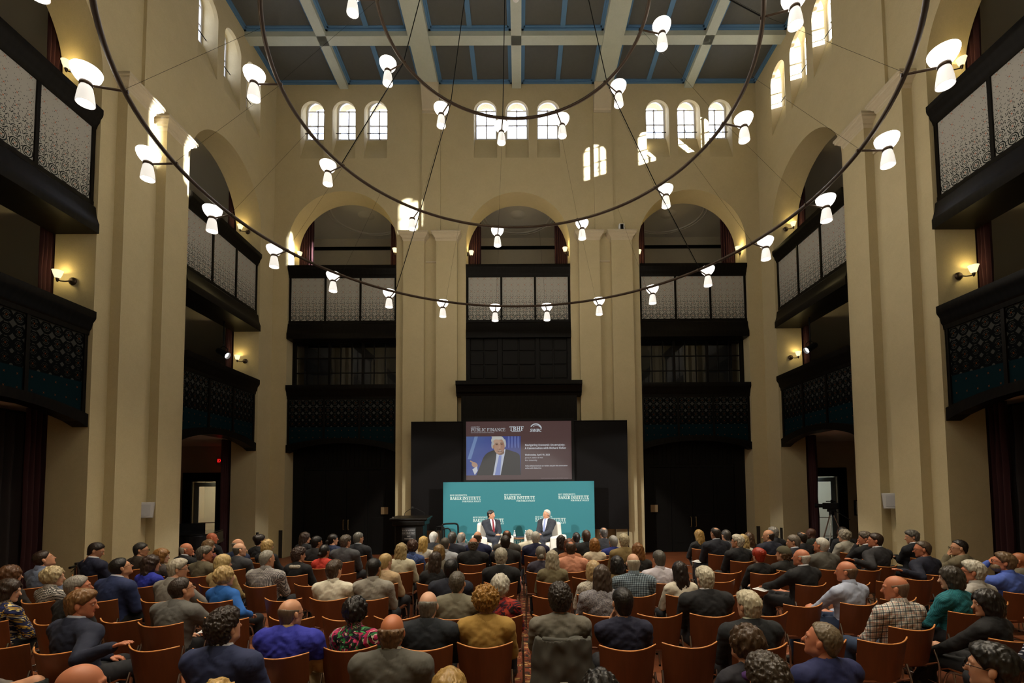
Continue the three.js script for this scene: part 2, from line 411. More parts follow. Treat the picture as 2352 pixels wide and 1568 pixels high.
const lowerTex = canvasTex(640, 832, (c, w, h) => {
  c.fillStyle = '#0a3740'; c.fillRect(0, 0, w, h);
  for (let r = 0; r < 7; r++) for (let q = 0; q < COLS; q++) {
    const x = (q + 0.5) * 128, y = (r + 0.5) * 124, k = Math.max(0, 1 - r * 0.2);
    if (r < 4) {
      c.fillStyle = '#060a0a'; c.fillRect(x - 64, y - 62, 128, 124);
      c.fillStyle = c.strokeStyle = '#6f6f67';
      for (const [dx, dy] of [[-1, -1], [1, -1], [1, 1], [-1, 1]]) { c.beginPath(); c.moveTo(x + dx * 64, y + dy * 62); c.lineTo(x + dx * (64 - 46 * k), y + dy * 62); c.quadraticCurveTo(x + dx * 48, y + dy * 46, x + dx * 64, y + dy * (62 - 46 * k)); c.fill(); }
      c.fillRect(x - 26 * k, y - 62, 52 * k, 12 * k);
      c.lineWidth = 7 * k; c.beginPath(); c.arc(x, y, 36, 0.3, 2.6); c.stroke(); c.beginPath(); c.arc(x, y, 36, 3.4, 5.8); c.stroke();
      c.lineWidth = 9 * k; for (let a = 0; a < 4; a++) { c.beginPath(); c.arc(x, y, 21, a * 1.57 + 0.2, a * 1.57 + 1.1); c.stroke(); }
    }
    cross(c, x, y, 7.5, '#d3773a');
  }
});
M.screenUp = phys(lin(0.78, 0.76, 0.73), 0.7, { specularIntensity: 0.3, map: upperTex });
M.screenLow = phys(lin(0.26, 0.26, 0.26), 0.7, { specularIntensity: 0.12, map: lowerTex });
// a flat screen with uv 0..1; arched lifts its lower edge
function screenGeo(s0, s1, y0, y1, z, lift, c, a) {
  const sh = new THREE.Shape();
  const low = (s) => y0 + (lift ? lift * (1 - ((s - c) / a) ** 2) : 0);
  sh.moveTo(s0, low(s0));
  for (let i = 1; i <= 8; i++) { const s = s0 + (s1 - s0) * i / 8; sh.lineTo(s, low(s)); }
  sh.lineTo(s1, y1); sh.lineTo(s0, y1); sh.lineTo(s0, low(s0));
  const g = new THREE.ExtrudeGeometry(sh, { depth: 0.02, bevelEnabled: false });
  const p = g.attributes.position, uv = g.attributes.uv;
  for (let i = 0; i < p.count; i++) uv.setXY(i, (p.getX(i) - s0) / (s1 - s0), (p.getY(i) - y0) / (y1 - y0));
  g.translate(0, 0, z - 0.02);
  return g;
}
const railUp = [[-0.3, 8.92], [-0.07, 8.92], [-0.05, 8.99], [-0.02, 9.03], [0.0, 9.1], [0.04, 9.16], [0.05, 9.2], [0.05, 9.29], [-0.3, 9.29]];
const fasciaUp = [[-0.3, 7.52], [-0.07, 7.52], [-0.07, 7.44], [-0.03, 7.4], [-0.01, 7.25], [0.03, 7.12], [0.05, 7.08], [0.05, 6.9], [-0.3, 6.9]];
const railLow = [[-0.3, 4.98], [-0.06, 4.98], [-0.05, 5.06], [-0.02, 5.1], [0.0, 5.2], [0.05, 5.27], [0.06, 5.3], [0.06, 5.42], [-0.3, 5.42]];
function balcony(side, c, a, level, label, lift = 0.22) {
  const o = wallFrame(new THREE.Group(), side);
  o.name = numbered('balcony_front');
  tag(o, label, 'balcony', level ? 'upper balcony fronts' : 'lower balcony fronts');
  scene.add(o);
  const s0 = c - a + 0.005, s1 = c + a - 0.005, n = 3;
  const y0 = level ? 7.52 : 3.5, y1 = level ? 8.92 : 4.98;
  mk('handrail', sweep(level ? railUp : railLow, s0, s1), M.dark, o);
  if (level) mk('fascia', sweep(fasciaUp, s0, s1), M.dark, o);
  else {
    const sh = new THREE.Shape(); sh.moveTo(s0, 3.28);
    for (let i = 0; i <= 16; i++) { const s = s0 + (s1 - s0) * i / 16; sh.lineTo(s, 3.28 + (i === 0 || i === 16 ? 0 : 0.02) + lift * 1.25 * (1 - ((s - c) / a) ** 2)); }
    for (let i = 16; i >= 0; i--) { const s = s0 + (s1 - s0) * i / 16; sh.lineTo(s, 3.52 + lift * (1 - ((s - c) / a) ** 2)); }
    const g = new THREE.ExtrudeGeometry(sh, { depth: 0.28, bevelEnabled: false }); g.translate(0, 0, -0.3);
    mk('arched_valance', g, M.dark, o);
  }
  for (let i = 0; i < n; i++) {
    const p0 = s0 + 0.04 + (s1 - s0 - 0.08) * i / n, p1 = s0 + 0.04 + (s1 - s0 - 0.08) * (i + 1) / n;
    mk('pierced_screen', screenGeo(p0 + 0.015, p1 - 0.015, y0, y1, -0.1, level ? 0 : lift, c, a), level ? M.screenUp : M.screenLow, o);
  }
  for (let i = 0; i <= n; i++) { const p = s0 + 0.04 + (s1 - s0 - 0.08) * i / n; mk('mullion', bx(p - 0.03, p + 0.03, y0 + (level || i === 0 || i === n ? 0 : lift * 0.8), y1, -0.14, -0.07), M.dark, o); }
  mk('back_board', bx(s0, s1, level ? 7.0 : 3.75, level ? 9.0 : 5.05, -0.3, -0.2), M.black, o);
  if (level) mk('soffit', bx(s0, s1, 6.9, 7.2, -T - 0.02, -0.3), M.dark, o);
  else mk('soffit', bx(s0, s1, 3.62, 3.75, -T - 0.02, -0.3), M.dark, o);
  return o;
}
const bayName = { back: ['left arch of the end wall', 'centre arch of the end wall', 'right arch of the end wall'] };
BACK_BAYS.forEach(([c, a], i) => {
  balcony('back', c, a, 1, `upper balcony front with pale floral screens in the ${bayName.back[i]}`);
  if (i !== 1) balcony('back', c, a, 0, `lower balcony front with dark floral screens in the ${bayName.back[i]}`);
});
SIDE_BAYS.forEach(([c, a], i) => {
  const where = ['rear bay', 'bay nearest the camera', 'bay nearest the stage'][i];
  for (const [side, k] of [['left', 1], ['right', -1]]) {
    balcony(side, k * c, a, 1, `upper balcony front with pale floral screens in the ${side} wall, ${where}`);
    balcony(side, k * c, a, 0, `lower balcony front with dark teal screens in the ${side} wall, ${where}`);
  }
});
// ---------------------------------------------------------------- curtains behind the jambs
function curtainGeo(w, y0, y1, depth = 0.1, folds = 7) {
  const g = new THREE.PlaneGeometry(w, y1 - y0, folds * 8, 6), p = g.attributes.position;
  for (let i = 0; i < p.count; i++) { const u = p.getX(i) / w + 0.5; p.setZ(i, Math.sin(u * folds * Math.PI * 2) * depth * 0.5 + 0.02 * n2(u * 9, p.getY(i))); }
  g.translate(0, (y0 + y1) / 2, 0);
  const b = g.clone(); b.translate(0, 0, -0.012);
  const q = b.index.array; for (let i = 0; i < q.length; i += 3) { const t = q[i]; q[i] = q[i + 1]; q[i + 1] = t; }
  const r = merge([g, b]); r.computeVertexNormals(); return r;
}
const upC = curtainGeo(0.55, 8.22, 12.2), midC = curtainGeo(0.5, 4.32, 7.15), lowC = curtainGeo(0.7, 0.02, 3.6);
function curtain(side, s, level, label) {
  const o = wallFrame(new THREE.Group(), side);
  o.name = numbered('curtain'); tag(o, label, 'curtain', 'dark red gallery curtains'); scene.add(o);
  const m = mk('cloth', [upC, midC, lowC][level], M.red, o); m.position.set(s, 0, -T - 0.12);
  const rod = mk('curtain_rod', cyl(V(s - 0.32, [12.22, 7.17, 3.6][level], -T - 0.12), V(s + 0.32, [12.22, 7.17, 3.6][level], -T - 0.12), 0.02), M.black, o);
}
BACK_BAYS.forEach(([c, a], i) => {
  curtain('back', c - a + 0.15, 2 - 2, `dark red curtain at the left jamb of the ${bayName.back[i]}`);
  curtain('back', c + a - 0.15, 0, `dark red curtain at the right jamb of the ${bayName.back[i]}`);
});
for (const [i, [c, a]] of SIDE_BAYS.entries()) if (i) for (const [side, k] of [['left', 1], ['right', -1]]) for (const lv of [0, 1, 2]) {
  curtain(side, k * (c + a + 0.1), lv, `dark red curtain in the ${side} wall's ${i === 1 ? 'nearer' : 'farther'} arch, ${['top', 'middle', 'ground'][lv]} opening`);
}
// ground level of the nearer side bays is closed off by long dark curtains
for (const [side, k] of [['left', 1], ['right', -1]]) {
  const o = wallFrame(new THREE.Group(), side); o.name = numbered('stage_curtain');
  tag(o, `long dark brown curtain closing the nearer ground floor arch on the ${side} side`, 'curtain'); scene.add(o);
  const m = mk('cloth', curtainGeo(3.3, 0.01, 3.5, 0.1, 20), std(lin(0.011, 0.006, 0.005), 0.95), o); m.position.set(k * 7.1, 0, -T - 0.25);
  mk('curtain_rod', cyl(V(k * 7.1 - 1.7, 3.52, -T - 0.25), V(k * 7.1 + 1.7, 3.52, -T - 0.25), 0.025), M.black, o);
}
// ---------------------------------------------------------------- end wall bays below the balconies
function glazedPartition(c, a, label) {
  const o = wallFrame(new THREE.Group(), 'back'); o.name = numbered('glazed_partition'); tag(o, label, 'glazed partition', 'glazed partitions of the end wall'); scene.add(o);
  const y0 = 5.3, y1 = 7.05, z = -0.45, s0 = c - a, s1 = c + a;
  mk('frame', [bx(s0, s1, y0, y0 + 0.12, z - 0.06, z + 0.06), bx(s0, s1, y1 - 0.16, y1, z - 0.06, z + 0.06), bx(s0, s0 + 0.1, y0, y1, z - 0.06, z + 0.06), bx(s1 - 0.1, s1, y0, y1, z - 0.06, z + 0.06)], M.dark, o);
  mk('shade_backing', bx(s0, s1, y0, y1, -1.3, -1.25), std(lin(0.008, 0.007, 0.006), 0.8), o);  // near-black sheet added so the room behind the panes looks unlit
  const nx = 9, ny = 3;
  for (let i = 0; i < nx; i++) for (let j = 0; j < ny; j++) {
    const w = (s1 - s0 - 0.2) / nx, h = (y1 - y0 - 0.28) / ny;
    mk('pane', bx(s0 + 0.1 + i * w + 0.015, s0 + 0.1 + (i + 1) * w - 0.015, y0 + 0.12 + j * h + 0.015, y0 + 0.12 + (j + 1) * h - 0.015, z - 0.004, z + 0.004), M.glass, o);
  }
  for (let i = 1; i < nx; i++) { const s = s0 + 0.1 + i * (s1 - s0 - 0.2) / nx; mk('mullion', bx(s - (i % 3 ? 0.015 : 0.04), s + (i % 3 ? 0.015 : 0.04), y0 + 0.12, y1 - 0.16, z - 0.03, z + 0.03), M.dark, o); }
  for (let j = 1; j < ny; j++) { const y = y0 + 0.12 + j * (y1 - y0 - 0.28) / ny; mk('muntin', bx(s0 + 0.1, s1 - 0.1, y - 0.015, y + 0.015, z - 0.025, z + 0.025), M.dark, o); }
}
glazedPartition(-5.64, 1.735, 'dark glazed partition between balconies in the left arch of the end wall');
glazedPartition(5.64, 1.735, 'dark glazed partition between balconies in the right arch of the end wall');
let doorCount = 0;
function endDoors(c, a, label) {
  const o = wallFrame(new THREE.Group(), 'back'); o.name = 'door_' + (++doorCount); tag(o, label, null, null, 'structure'); scene.add(o);
  const z = -0.6, s0 = c - a, s1 = c + a;
  mk('door_surround', [bx(s0, s0 + 0.35, 0, 3.75, z - 0.1, z + 0.05), bx(s1 - 0.35, s1, 0, 3.75, z - 0.1, z + 0.05), bx(s0, s1, 2.75, 3.75, z - 0.1, z + 0.02)], M.black, o);
  for (let i = 0; i < 24; i++) { const s = s0 + 0.1 + i * (s1 - s0 - 0.2) / 23; mk('fluting', bx(s - 0.035, s + 0.035, 2.85, 3.7, z + 0.02, z + 0.045), M.black, o); }
  const w = (s1 - s0 - 0.7) / 4;
  for (let i = 0; i < 4; i++) {
    const p = s0 + 0.35 + i * w;
    mk('door_leaf', bx(p + 0.006, p + w - 0.006, 0.01, 2.74, z - 0.06, z), M.black, o);
    mk('door_panel', [bx(p + 0.12, p + w - 0.12, 0.3, 1.2, z, z + 0.015), bx(p + 0.12, p + w - 0.12, 1.35, 2.6, z, z + 0.015)], M.black, o);
  }
  for (const k of [-1, 1]) mk('door_pull', tube([V(c + k * 0.08, 0.82, z), V(c + k * 0.08, 0.82, z + 0.07), V(c + k * 0.08, 1.12, z + 0.07), V(c + k * 0.08, 1.12, z)], 0.011, 20), M.brass, o);
  mk('wall_plate', bx(c < 0 ? s1 - 0.6 : s0 + 0.35, c < 0 ? s1 - 0.37 : s0 + 0.58, 1.3, 1.53, z + 0.05, z + 0.065), std(lin(0.2, 0.13, 0.06), 0.6), o);
}
endDoors(-5.64, 1.735, 'black panelled double doors under the left arch of the end wall');
endDoors(5.64, 1.735, 'black panelled double doors under the right arch of the end wall');
{
  // the centre bay: dark panelling below the balcony and a corniced portal above the screen
  const o = wallFrame(struct('wall_portal', 'dark wood panelling and corniced portal in the centre arch of the end wall'), 'back');
  const z = -0.12;
  mk('backing', bx(-1.68, 1.68, 0, 7.1, z - 0.15, z), M.dark, o);
  for (const s of [-1.62, -0.6, 0.6, 1.62]) mk('stile', bx(s - 0.06, s + 0.06, 5.5, 7.0, z, z + 0.06), M.dark, o);
  for (const y of [5.52, 7.0]) mk('rail', bx(-1.68, 1.68, y - 0.06, y + 0.06, z, z + 0.055), M.dark, o);
  for (let i = 0; i < 3; i++) for (let j = 0; j < 6; j++) {
    const c = [-1.11, 0, 1.11][i], w = i === 1 ? 1.08 : 0.9, s0 = c - w / 2 + (j % 2) * w / 2, y0 = 5.6 + Math.floor(j / 2) * 0.45;
    mk('raised_panel', rbx(s0 + 0.02, s0 + w / 2 - 0.02, y0 + 0.02, y0 + 0.43, z - 0.01, z + 0.03, 0.012, 1), M.dark, o);
  }
  mk('cornice', sweep([[-0.1, 4.98], [0.28, 4.98], [0.3, 5.05], [0.36, 5.1], [0.38, 5.2], [0.44, 5.28], [0.5, 5.3], [0.5, 5.42], [-0.1, 5.42]], -1.95, 1.95), M.dark, o);
  mk('portal_body', bx(-1.8, 1.8, 0, 4.98, -0.1, 0.28), M.dark, o);
}
// ---------------------------------------------------------------- aisle ends: doorways into lit rooms
const litRoom = std(lin(0.62, 0.58, 0.46), 0.9);
for (const [k, glow] of [[-1, [1, 0.9, 0.66]], [1, [0.75, 0.9, 1]]]) {
  const side = k < 0 ? 'left' : 'right', Z = 16.2;
  const o = struct('wall_aisle_' + side, `dim cross wall at the far end of the ${side} aisle`);
  const d0 = k < 0 ? 10.28 : 10.1, d1 = k < 0 ? 11.1 : 10.85;
  const X = (a, b, y0, y1, z0, z1) => bx(Math.min(k * a, k * b), Math.max(k * a, k * b), y0, y1, -z1, -z0);
  mk('wall_surface', [X(8.6, d0, 0, 3.62, Z, Z + 0.2), X(d1, GX, 0, 3.62, Z, Z + 0.2), X(d0, d1, 2.42, 3.62, Z, Z + 0.2)], M.gallery, o);
  mk('room_wall', [X(8.6, GX, 0, 3.62, GD - 0.4, GD - 0.2), X(8.6, 8.8, 0, 3.62, Z + 0.2, GD - 0.4)], litRoom, o);
  const d = struct('door_' + (++doorCount), `open doorway with a glazed door and bright room beyond on the ${side} aisle`);
  mk('casing', [X(d0 - 0.3, d0, 0, 2.72, Z - 0.06, Z + 0.01), X(d1, d1 + 0.3, 0, 2.72, Z - 0.06, Z + 0.01), X(d0 - 0.3, d1 + 0.3, 2.42, 2.72, Z - 0.06, Z + 0.01)], M.black, d);
  const lf = new THREE.Group(); lf.name = 'door_leaf'; d.add(lf); lf.position.set(k * (d1 - 0.01), 0, -Z - 0.1); lf.rotation.y = -k * 0.45;
  const lw = 0.8, Y = (a, b, y0, y1, z0, z1) => bx(Math.min(-k * a, -k * b), Math.max(-k * a, -k * b), y0, y1, z0, z1);
  const leafM = std(lin(0.16, 0.19, 0.21), 0.5);
  mk('leaf_frame', [Y(0, 0.13, 0.01, 2.4, -0.02, 0.02), Y(lw - 0.13, lw, 0.01, 2.4, -0.02, 0.02), Y(0, lw, 0.01, 0.3, -0.02, 0.02), Y(0, lw, 2.25, 2.4, -0.02, 0.02)], leafM, lf);
  mk('leaf_pane', Y(0.13, lw - 0.13, 0.3, 2.25, -0.004, 0.004), M.glass, lf);
  mk('push_bar', cyl(V(-k * 0.1, 1.02, 0.06), V(-k * 0.7, 1.02, 0.06), 0.015), M.chrome, lf);
  const lamp = thing('ceiling_panel_light', `recessed ceiling light in the bright room past the ${side} doorway`, 'ceiling light', [k * 10.3, 3.56, -17.4]);
  mk('diffuser', bx(-0.3, 0.3, 0, 0.03, -0.3, 0.3), std(lin(0.9, 0.9, 0.9), 0.5, { emissive: lin(...glow), emissiveIntensity: 4 }), lamp);
  mk('rim', [bx(-0.34, 0.34, 0.0, 0.06, -0.34, -0.3), bx(-0.34, 0.34, 0.0, 0.06, 0.3, 0.34), bx(-0.34, -0.3, 0.0, 0.06, -0.3, 0.3), bx(0.3, 0.34, 0.0, 0.06, -0.3, 0.3)], M.white, lamp);
  const ra = new THREE.RectAreaLight(lin(...glow), k < 0 ? 50 : 50, 0.6, 0.6); ra.name = 'ceiling_panel_light_source'; ra.position.set(0, -0.02, 0); ra.rotation.x = -Math.PI / 2; lamp.add(ra);
}
// framed pictures on the aisle cross walls and the lit exit sign
for (const [k, x] of [[-1, 11.72], [1, 11.55]]) {
  const p = thing('framed_picture', `small framed picture on the cross wall of the ${k < 0 ? 'left' : 'right'} aisle beside the doorway`, 'picture', [k * x, 1.35, -16.16]);
  mk('frame', [bx(-0.17, 0.17, -0.26, -0.23, -0.03, 0.03), bx(-0.17, 0.17, 0.23, 0.26, -0.03, 0.03), bx(-0.17, -0.14, -0.23, 0.23, -0.03, 0.03), bx(0.14, 0.17, -0.23, 0.23, -0.03, 0.03)], M.black, p);
  mk('mount', bx(-0.14, 0.14, -0.23, 0.23, -0.02, 0.005), M.ivory, p);
  mk('print', bx(-0.08, 0.08, -0.15, 0.15, 0.005, 0.009), std(lin(0.07, 0.06, 0.05), 0.7), p);
}
{
  const s = thing('exit_sign', 'small red lit exit sign on the wall above the left aisle doorway', 'sign', [-10.1, 3.13, -16.15]);
  mk('housing', bx(-0.16, 0.16, -0.1, 0.1, -0.04, 0.02), M.black, s);
  const t = canvasTex(128, 80, (c) => { c.fillStyle = '#200'; c.fillRect(0, 0, 128, 80); c.fillStyle = '#ff2020'; c.font = 'bold 62px sans-serif'; c.textAlign = 'center'; c.textBaseline = 'middle'; c.fillText('EXIT', 64, 43, 118); });
  const f = new THREE.PlaneGeometry(0.3, 0.19); f.translate(0, 0, 0.022);
  mk('sign_face', f, std(lin(0.02, 0.02, 0.02), 0.5, { emissive: lin(1, 1, 1), emissiveMap: t, emissiveIntensity: 1.6 }), s);
  const l = new THREE.PointLight(lin(1, 0.08, 0.05), 0.012); l.position.set(0, 0, 0.1); l.name = 'exit_sign_glow'; l.castShadow = true; s.add(l);
}
// ---------------------------------------------------------------- ring chandeliers
const RING_Z = 7.3;
const bowlGeo = lathe([[0.03, 0.0], [0.06, 0.01], [0.1, 0.035], [0.145, 0.08], [0.18, 0.135], [0.198, 0.19], [0.2, 0.22], [0.194, 0.232], [0.186, 0.226], [0.18, 0.19], [0.165, 0.14], [0.13, 0.085], [0.085, 0.045], [0.03, 0.02]], 28);
const bowlFill = lathe([[0, 0.19], [0.1, 0.192], [0.182, 0.2]], 28);
const shadeGeo = lathe([[0.072, -0.03], [0.085, -0.06], [0.1, -0.14], [0.112, -0.22], [0.12, -0.29], [0.121, -0.31], [0.112, -0.312], [0.108, -0.29], [0.098, -0.2], [0.075, -0.06], [0.065, -0.032]], 24);
const bulbGeo = new THREE.SphereGeometry(0.075, 16, 10); bulbGeo.scale(1, 1.2, 1); bulbGeo.translate(0, -0.22, 0);
const collarGeo = lathe([[0.05, 0.03], [0.082, 0.028], [0.086, 0.0], [0.082, -0.03], [0.05, -0.032]], 24);
const LS = 0.76;
for (const g of [bowlGeo, shadeGeo, bulbGeo, collarGeo]) g.scale(LS, LS, LS);
function chandelier(R, y, n, off, label, cables) {
  const o = thing('ring_chandelier', label, 'chandelier', [-0.04, y, -RING_Z], 0, 'concentric ring chandeliers');
  const ring = new THREE.TorusGeometry(R, 0.03, 8, 160); ring.rotateX(Math.PI / 2);
  mk('ring', ring, M.bronze, o);
  for (let i = 0; i < n; i++) {
    const a = THREE.MathUtils.degToRad(off + i * 360 / n), l = new THREE.Group();
    l.name = 'lamp'; l.position.set(Math.sin(a) * (R + 0.36), -0.03, -Math.cos(a) * (R + 0.36)); l.rotation.y = -a; o.add(l);
    mk('upper_bowl', bowlGeo, M.opal, l); mk('lower_shade', shadeGeo, M.opalLow, l); mk('collar', collarGeo, M.bronze, l); mk('bulb', bulbGeo, M.bulb, l);
    mk('arm', [cyl(V(0, 0, 0.07), V(0, 0.03, 0.37), 0.014), cyl(V(0, 0.03, 0.35), V(0, 0.03, 0.4), 0.022)], M.bronze, l);
    const up = new THREE.PointLight(lin(1, 0.92, 0.78), LAMP_UP); up.position.set(0, 0.16 * LS, 0); up.shadow.radius = 5; up.castShadow = true; up.name = 'bowl_light'; l.add(up);
    const dn = new THREE.SpotLight(lin(1, 0.86, 0.66), LAMP_DOWN, 0, 0.84, 1); dn.position.set(0, -0.24 * LS, 0); dn.target.position.set(0, -2, 0); l.add(dn.target); dn.shadow.radius = 4; dn.castShadow = true; dn.name = 'shade_light'; l.add(dn);
  }
  for (const [a, R2, dy, r = 0.009] of cables) {
    const q = THREE.MathUtils.degToRad(a);
    mk('cable', cyl(V(Math.sin(q) * R, 0.02, -Math.cos(q) * R), V(Math.sin(q) * R2, dy, -Math.cos(q) * R2), r, r, 5), M.black, o).name = r < 0.005 ? 'stay_wire' : 'cable';
  }
}
const stays = (n, off, R2, dy) => Array.from({ length: n }, (_, i) => [off + i * 360 / n, R2, dy, 0.0018]);
const four = [-36, 54, 144, 234];
chandelier(5.0, 6.89, 24, -6.3, 'largest and lowest ring of the chandelier, carrying opal glass lamps', four.map((a) => [a, 3.56, 1.33]).concat(stays(24, -6.3, 3.56, 1.33)));
chandelier(3.56, 8.22, 12, -6.6, 'middle ring of the chandelier, carrying opal glass lamps', [...four, -67, 113].map((a) => [a, 2.145, 1.51]).concat(stays(12, -6.6, 2.145, 1.51)));
chandelier(2.145, 9.73, 12, -6.7, 'smallest and highest ring of the chandelier, carrying opal glass lamps', [...four, -67, 113, -6.7, 173.3].map((a) => [a, 0.35, 5.4]));

// ---------------------------------------------------------------- wall sconces
const sconceCup = lathe([[0.025, 0], [0.045, 0.02], [0.062, 0.07], [0.078, 0.13], [0.085, 0.14], [0.078, 0.135], [0.058, 0.08], [0.035, 0.03], [0, 0.03]], 20);
const sconceRose = new THREE.SphereGeometry(0.075, 18, 10, 0, Math.PI * 2, 0, Math.PI / 2); sconceRose.rotateX(Math.PI / 2); sconceRose.scale(1, 1, 0.6);
function sconce(x, y, z, turn, lx, label, power = 1) {
  // stands on a wall plane whose outward normal is local +z; the cup sits lx to the side
  const o = thing('wall_sconce', label, 'wall lamp', [x, y, z], turn, 'wall sconces');
  mk('backplate', sconceRose, M.bronze, o);
  mk('arm', tube([V(0, 0, 0.03), V(lx * 0.3, -0.04, 0.09), V(lx * 0.8, -0.04, 0.12), V(lx, -0.01, 0.13)], 0.012, 18), M.bronze, o);
  const c = mk('glass_cup', sconceCup, M.sconceGlass, o); c.position.set(lx, 0, 0.13);
  const f = mk('finial', lathe([[0, -0.07], [0.016, -0.055], [0.024, -0.02], [0.03, 0.004], [0, 0.004]], 14), M.bronze, o); f.position.set(lx, 0, 0.13);
  const l = new THREE.PointLight(lin(1, 0.78, 0.33), SCONCE * power); l.position.set(lx, 0.1, 0.13); l.shadow.radius = 2; l.castShadow = true; l.name = 'sconce_light'; o.add(l);
}
for (const [k, side] of [[-1, 'left'], [1, 'right']]) {
  // on the far jambs of the side arches, facing back down the hall
  sconce(k * 8.25, 6.0, -8.67, 0, k * 0.16, `wall sconce on the ${side} pier between the balconies, nearest the camera`);
  sconce(k * 8.25, 6.0, -14.2, 0, k * 0.16, `wall sconce on the ${side} side by the middle gallery at the stage end`);
  sconce(k * 8.25, 10.0, -14.2, 0, k * 0.16, `wall sconce under the arch above the top balcony on the ${side} side, stage end`);
  sconce(k * 8.25, 10.0, -8.67, 0, k * 0.16, `wall sconce above the top balcony on the ${side} side, nearest the camera`);
}
for (const [i, [c, a]] of BACK_BAYS.entries()) for (const k of [-1, 1]) sconce(c + k * a, 9.85, -D - 0.4, -k * Math.PI / 2, 0.1, `small wall sconce on the ${k < 0 ? 'left' : 'right'} jamb of the ${bayName.back[i]}`, 2.2);

// ---------------------------------------------------------------- stage spotlights in the middle galleries
function spot(x, y, z, tx, ty, tz, label, power, cone = 0.19) {
  const o = thing('stage_spotlight', label, 'spotlight', [x, y, z]);
  const dir = V(tx - x, ty - y, tz - z).normalize(), body = new THREE.Group();
  body.name = 'lamp_head'; body.quaternion.setFromUnitVectors(V(0, 0, 1), dir); o.add(body);
  const can = lathe([[0, -0.2], [0.07, -0.2], [0.085, -0.16], [0.09, 0.1], [0.105, 0.12], [0.105, 0.15], [0.095, 0.15], [0.09, 0.06], [0, 0.06]], 20); can.rotateX(Math.PI / 2);
  mk('can', can, M.black, body);
  const lens = new THREE.SphereGeometry(0.085, 18, 8, 0, Math.PI * 2, 0, Math.PI / 2); lens.rotateX(Math.PI / 2); lens.scale(1, 1, 0.35); lens.translate(0, 0, 0.075);
  mk('lens', lens, std(lin(0.9, 0.9, 0.95), 0.3, { emissive: lin(1, 0.97, 0.95), emissiveIntensity: 40 }), body);
  mk('yoke', tube([V(-0.11, 0, 0), V(-0.12, 0.12, 0), V(0, 0.2, 0), V(0.12, 0.12, 0), V(0.11, 0, 0)], 0.012, 24), M.black, o);
  mk('hanging_pole', cyl(V(0, 0.2, 0), V(0, 7.2 - y, 0), 0.018), M.black, o);
  const s = new THREE.SpotLight(lin(1, 0.97, 0.92), power, 0, cone, 0.12); s.position.copy(dir.clone().multiplyScalar(0.2)); s.target.position.set(tx - x, ty - y, tz - z); s.shadow.radius = 3; s.castShadow = true; s.name = 'spotlight_beam';
  o.add(s, s.target);
}
spot(-8.34, 5.98, -13.3, 0.1, 0.95, -12.9, 'bright stage spotlight in the left middle gallery pointing at the stage', 130, 0.3);
spot(8.3, 6.02, -13.3, -0.1, 0.95, -12.9, 'black stage spotlight in the right middle gallery pointing at the stage', 130, 0.3);
// the key lights hang in the rear bays behind the camera and throw the speakers' shadows on the backdrop
spot(-7.6, 6.3, -2.4, 0.1, 1.15, -13.2, 'key spotlight hung in the rear gallery on the left side', STAGE_SPOT);
spot(7.6, 6.3, -2.4, -0.1, 1.15, -13.2, 'key spotlight hung in the rear gallery on the right side', STAGE_SPOT);
// small white loudspeakers on the piers and the sensor above a capital
for (const [k, y] of [[-1, 1.72], [1, 1.78]]) {
  const o = thing('wall_speaker', `small white wall loudspeaker between the pilasters of the ${k < 0 ? 'left' : 'right'} pier`, 'loudspeaker', [k * 7.73, y, -9.88], -k * 0.55);
  o.scale.setScalar(0.88);
  const sh = new THREE.Shape([new THREE.Vector2(-0.14, -0.17), new THREE.Vector2(0.14, -0.17), new THREE.Vector2(0.17, 0.17), new THREE.Vector2(-0.17, 0.17)]);
  const g = new THREE.ExtrudeGeometry(sh, { depth: 0.16, bevelEnabled: true, bevelSize: 0.012, bevelThickness: 0.012, bevelSegments: 2 }); g.translate(0, 0, -0.05);
  mk('cabinet', g, std(lin(0.5, 0.5, 0.5), 0.6), o);
  mk('grille', bx(-0.115, 0.115, -0.13, 0.13, 0.12, 0.128), std(lin(0.42, 0.42, 0.44), 0.8), o);
  mk('bracket', bx(-0.03, 0.03, -0.05, 0.05, -0.14, -0.05), M.black, o);
}
{
  const o = thing('projector_sensor', 'small white box with black window on the capital of the right pier', 'sensor', [3.32, 10.27, -14.8]);
  mk('housing', rbx(-0.09, 0.09, 0, 0.24, -0.08, 0.08, 0.02), M.white, o);
  mk('dark_window', rbx(-0.05, 0.05, 0.04, 0.21, 0.07, 0.095, 0.02), M.black, o);
}
// ---------------------------------------------------------------- stage, screen, backdrop
const STAGE_H = 0.25;
{
  const o = thing('stage_platform', 'low carpeted stage platform under the speakers', 'stage', [0, 0, 0]);
  mk('deck', bx(-2.3, 2.4, 0.03, STAGE_H, -14.0, -11.5), std(lin(0.02, 0.02, 0.022), 0.8), o);
  mk('skirt', bx(-2.25, 2.35, 0, 0.03, -13.95, -11.55), M.black, o);
}
for (const k of [-1, 1]) {
  const o = thing('screen_masking_panel', `flat black masking panel standing ${k < 0 ? 'left' : 'right'} of the projection screen`, 'panel', [k * 2.45, 0, -14.5]);
  mk('board', bx(-0.86, 0.86, 0.85, 4.14, -0.01, 0.01), M.drape, o);
  mk('top_pipe', cyl(V(-0.86, 4.15, 0), V(0.86, 4.15, 0), 0.02), M.black, o);
  for (const s of [-1, 1]) mk('upright', cyl(V(s * 0.84, 0, -0.03), V(s * 0.84, 4.15, -0.03), 0.02), M.black, o);
}
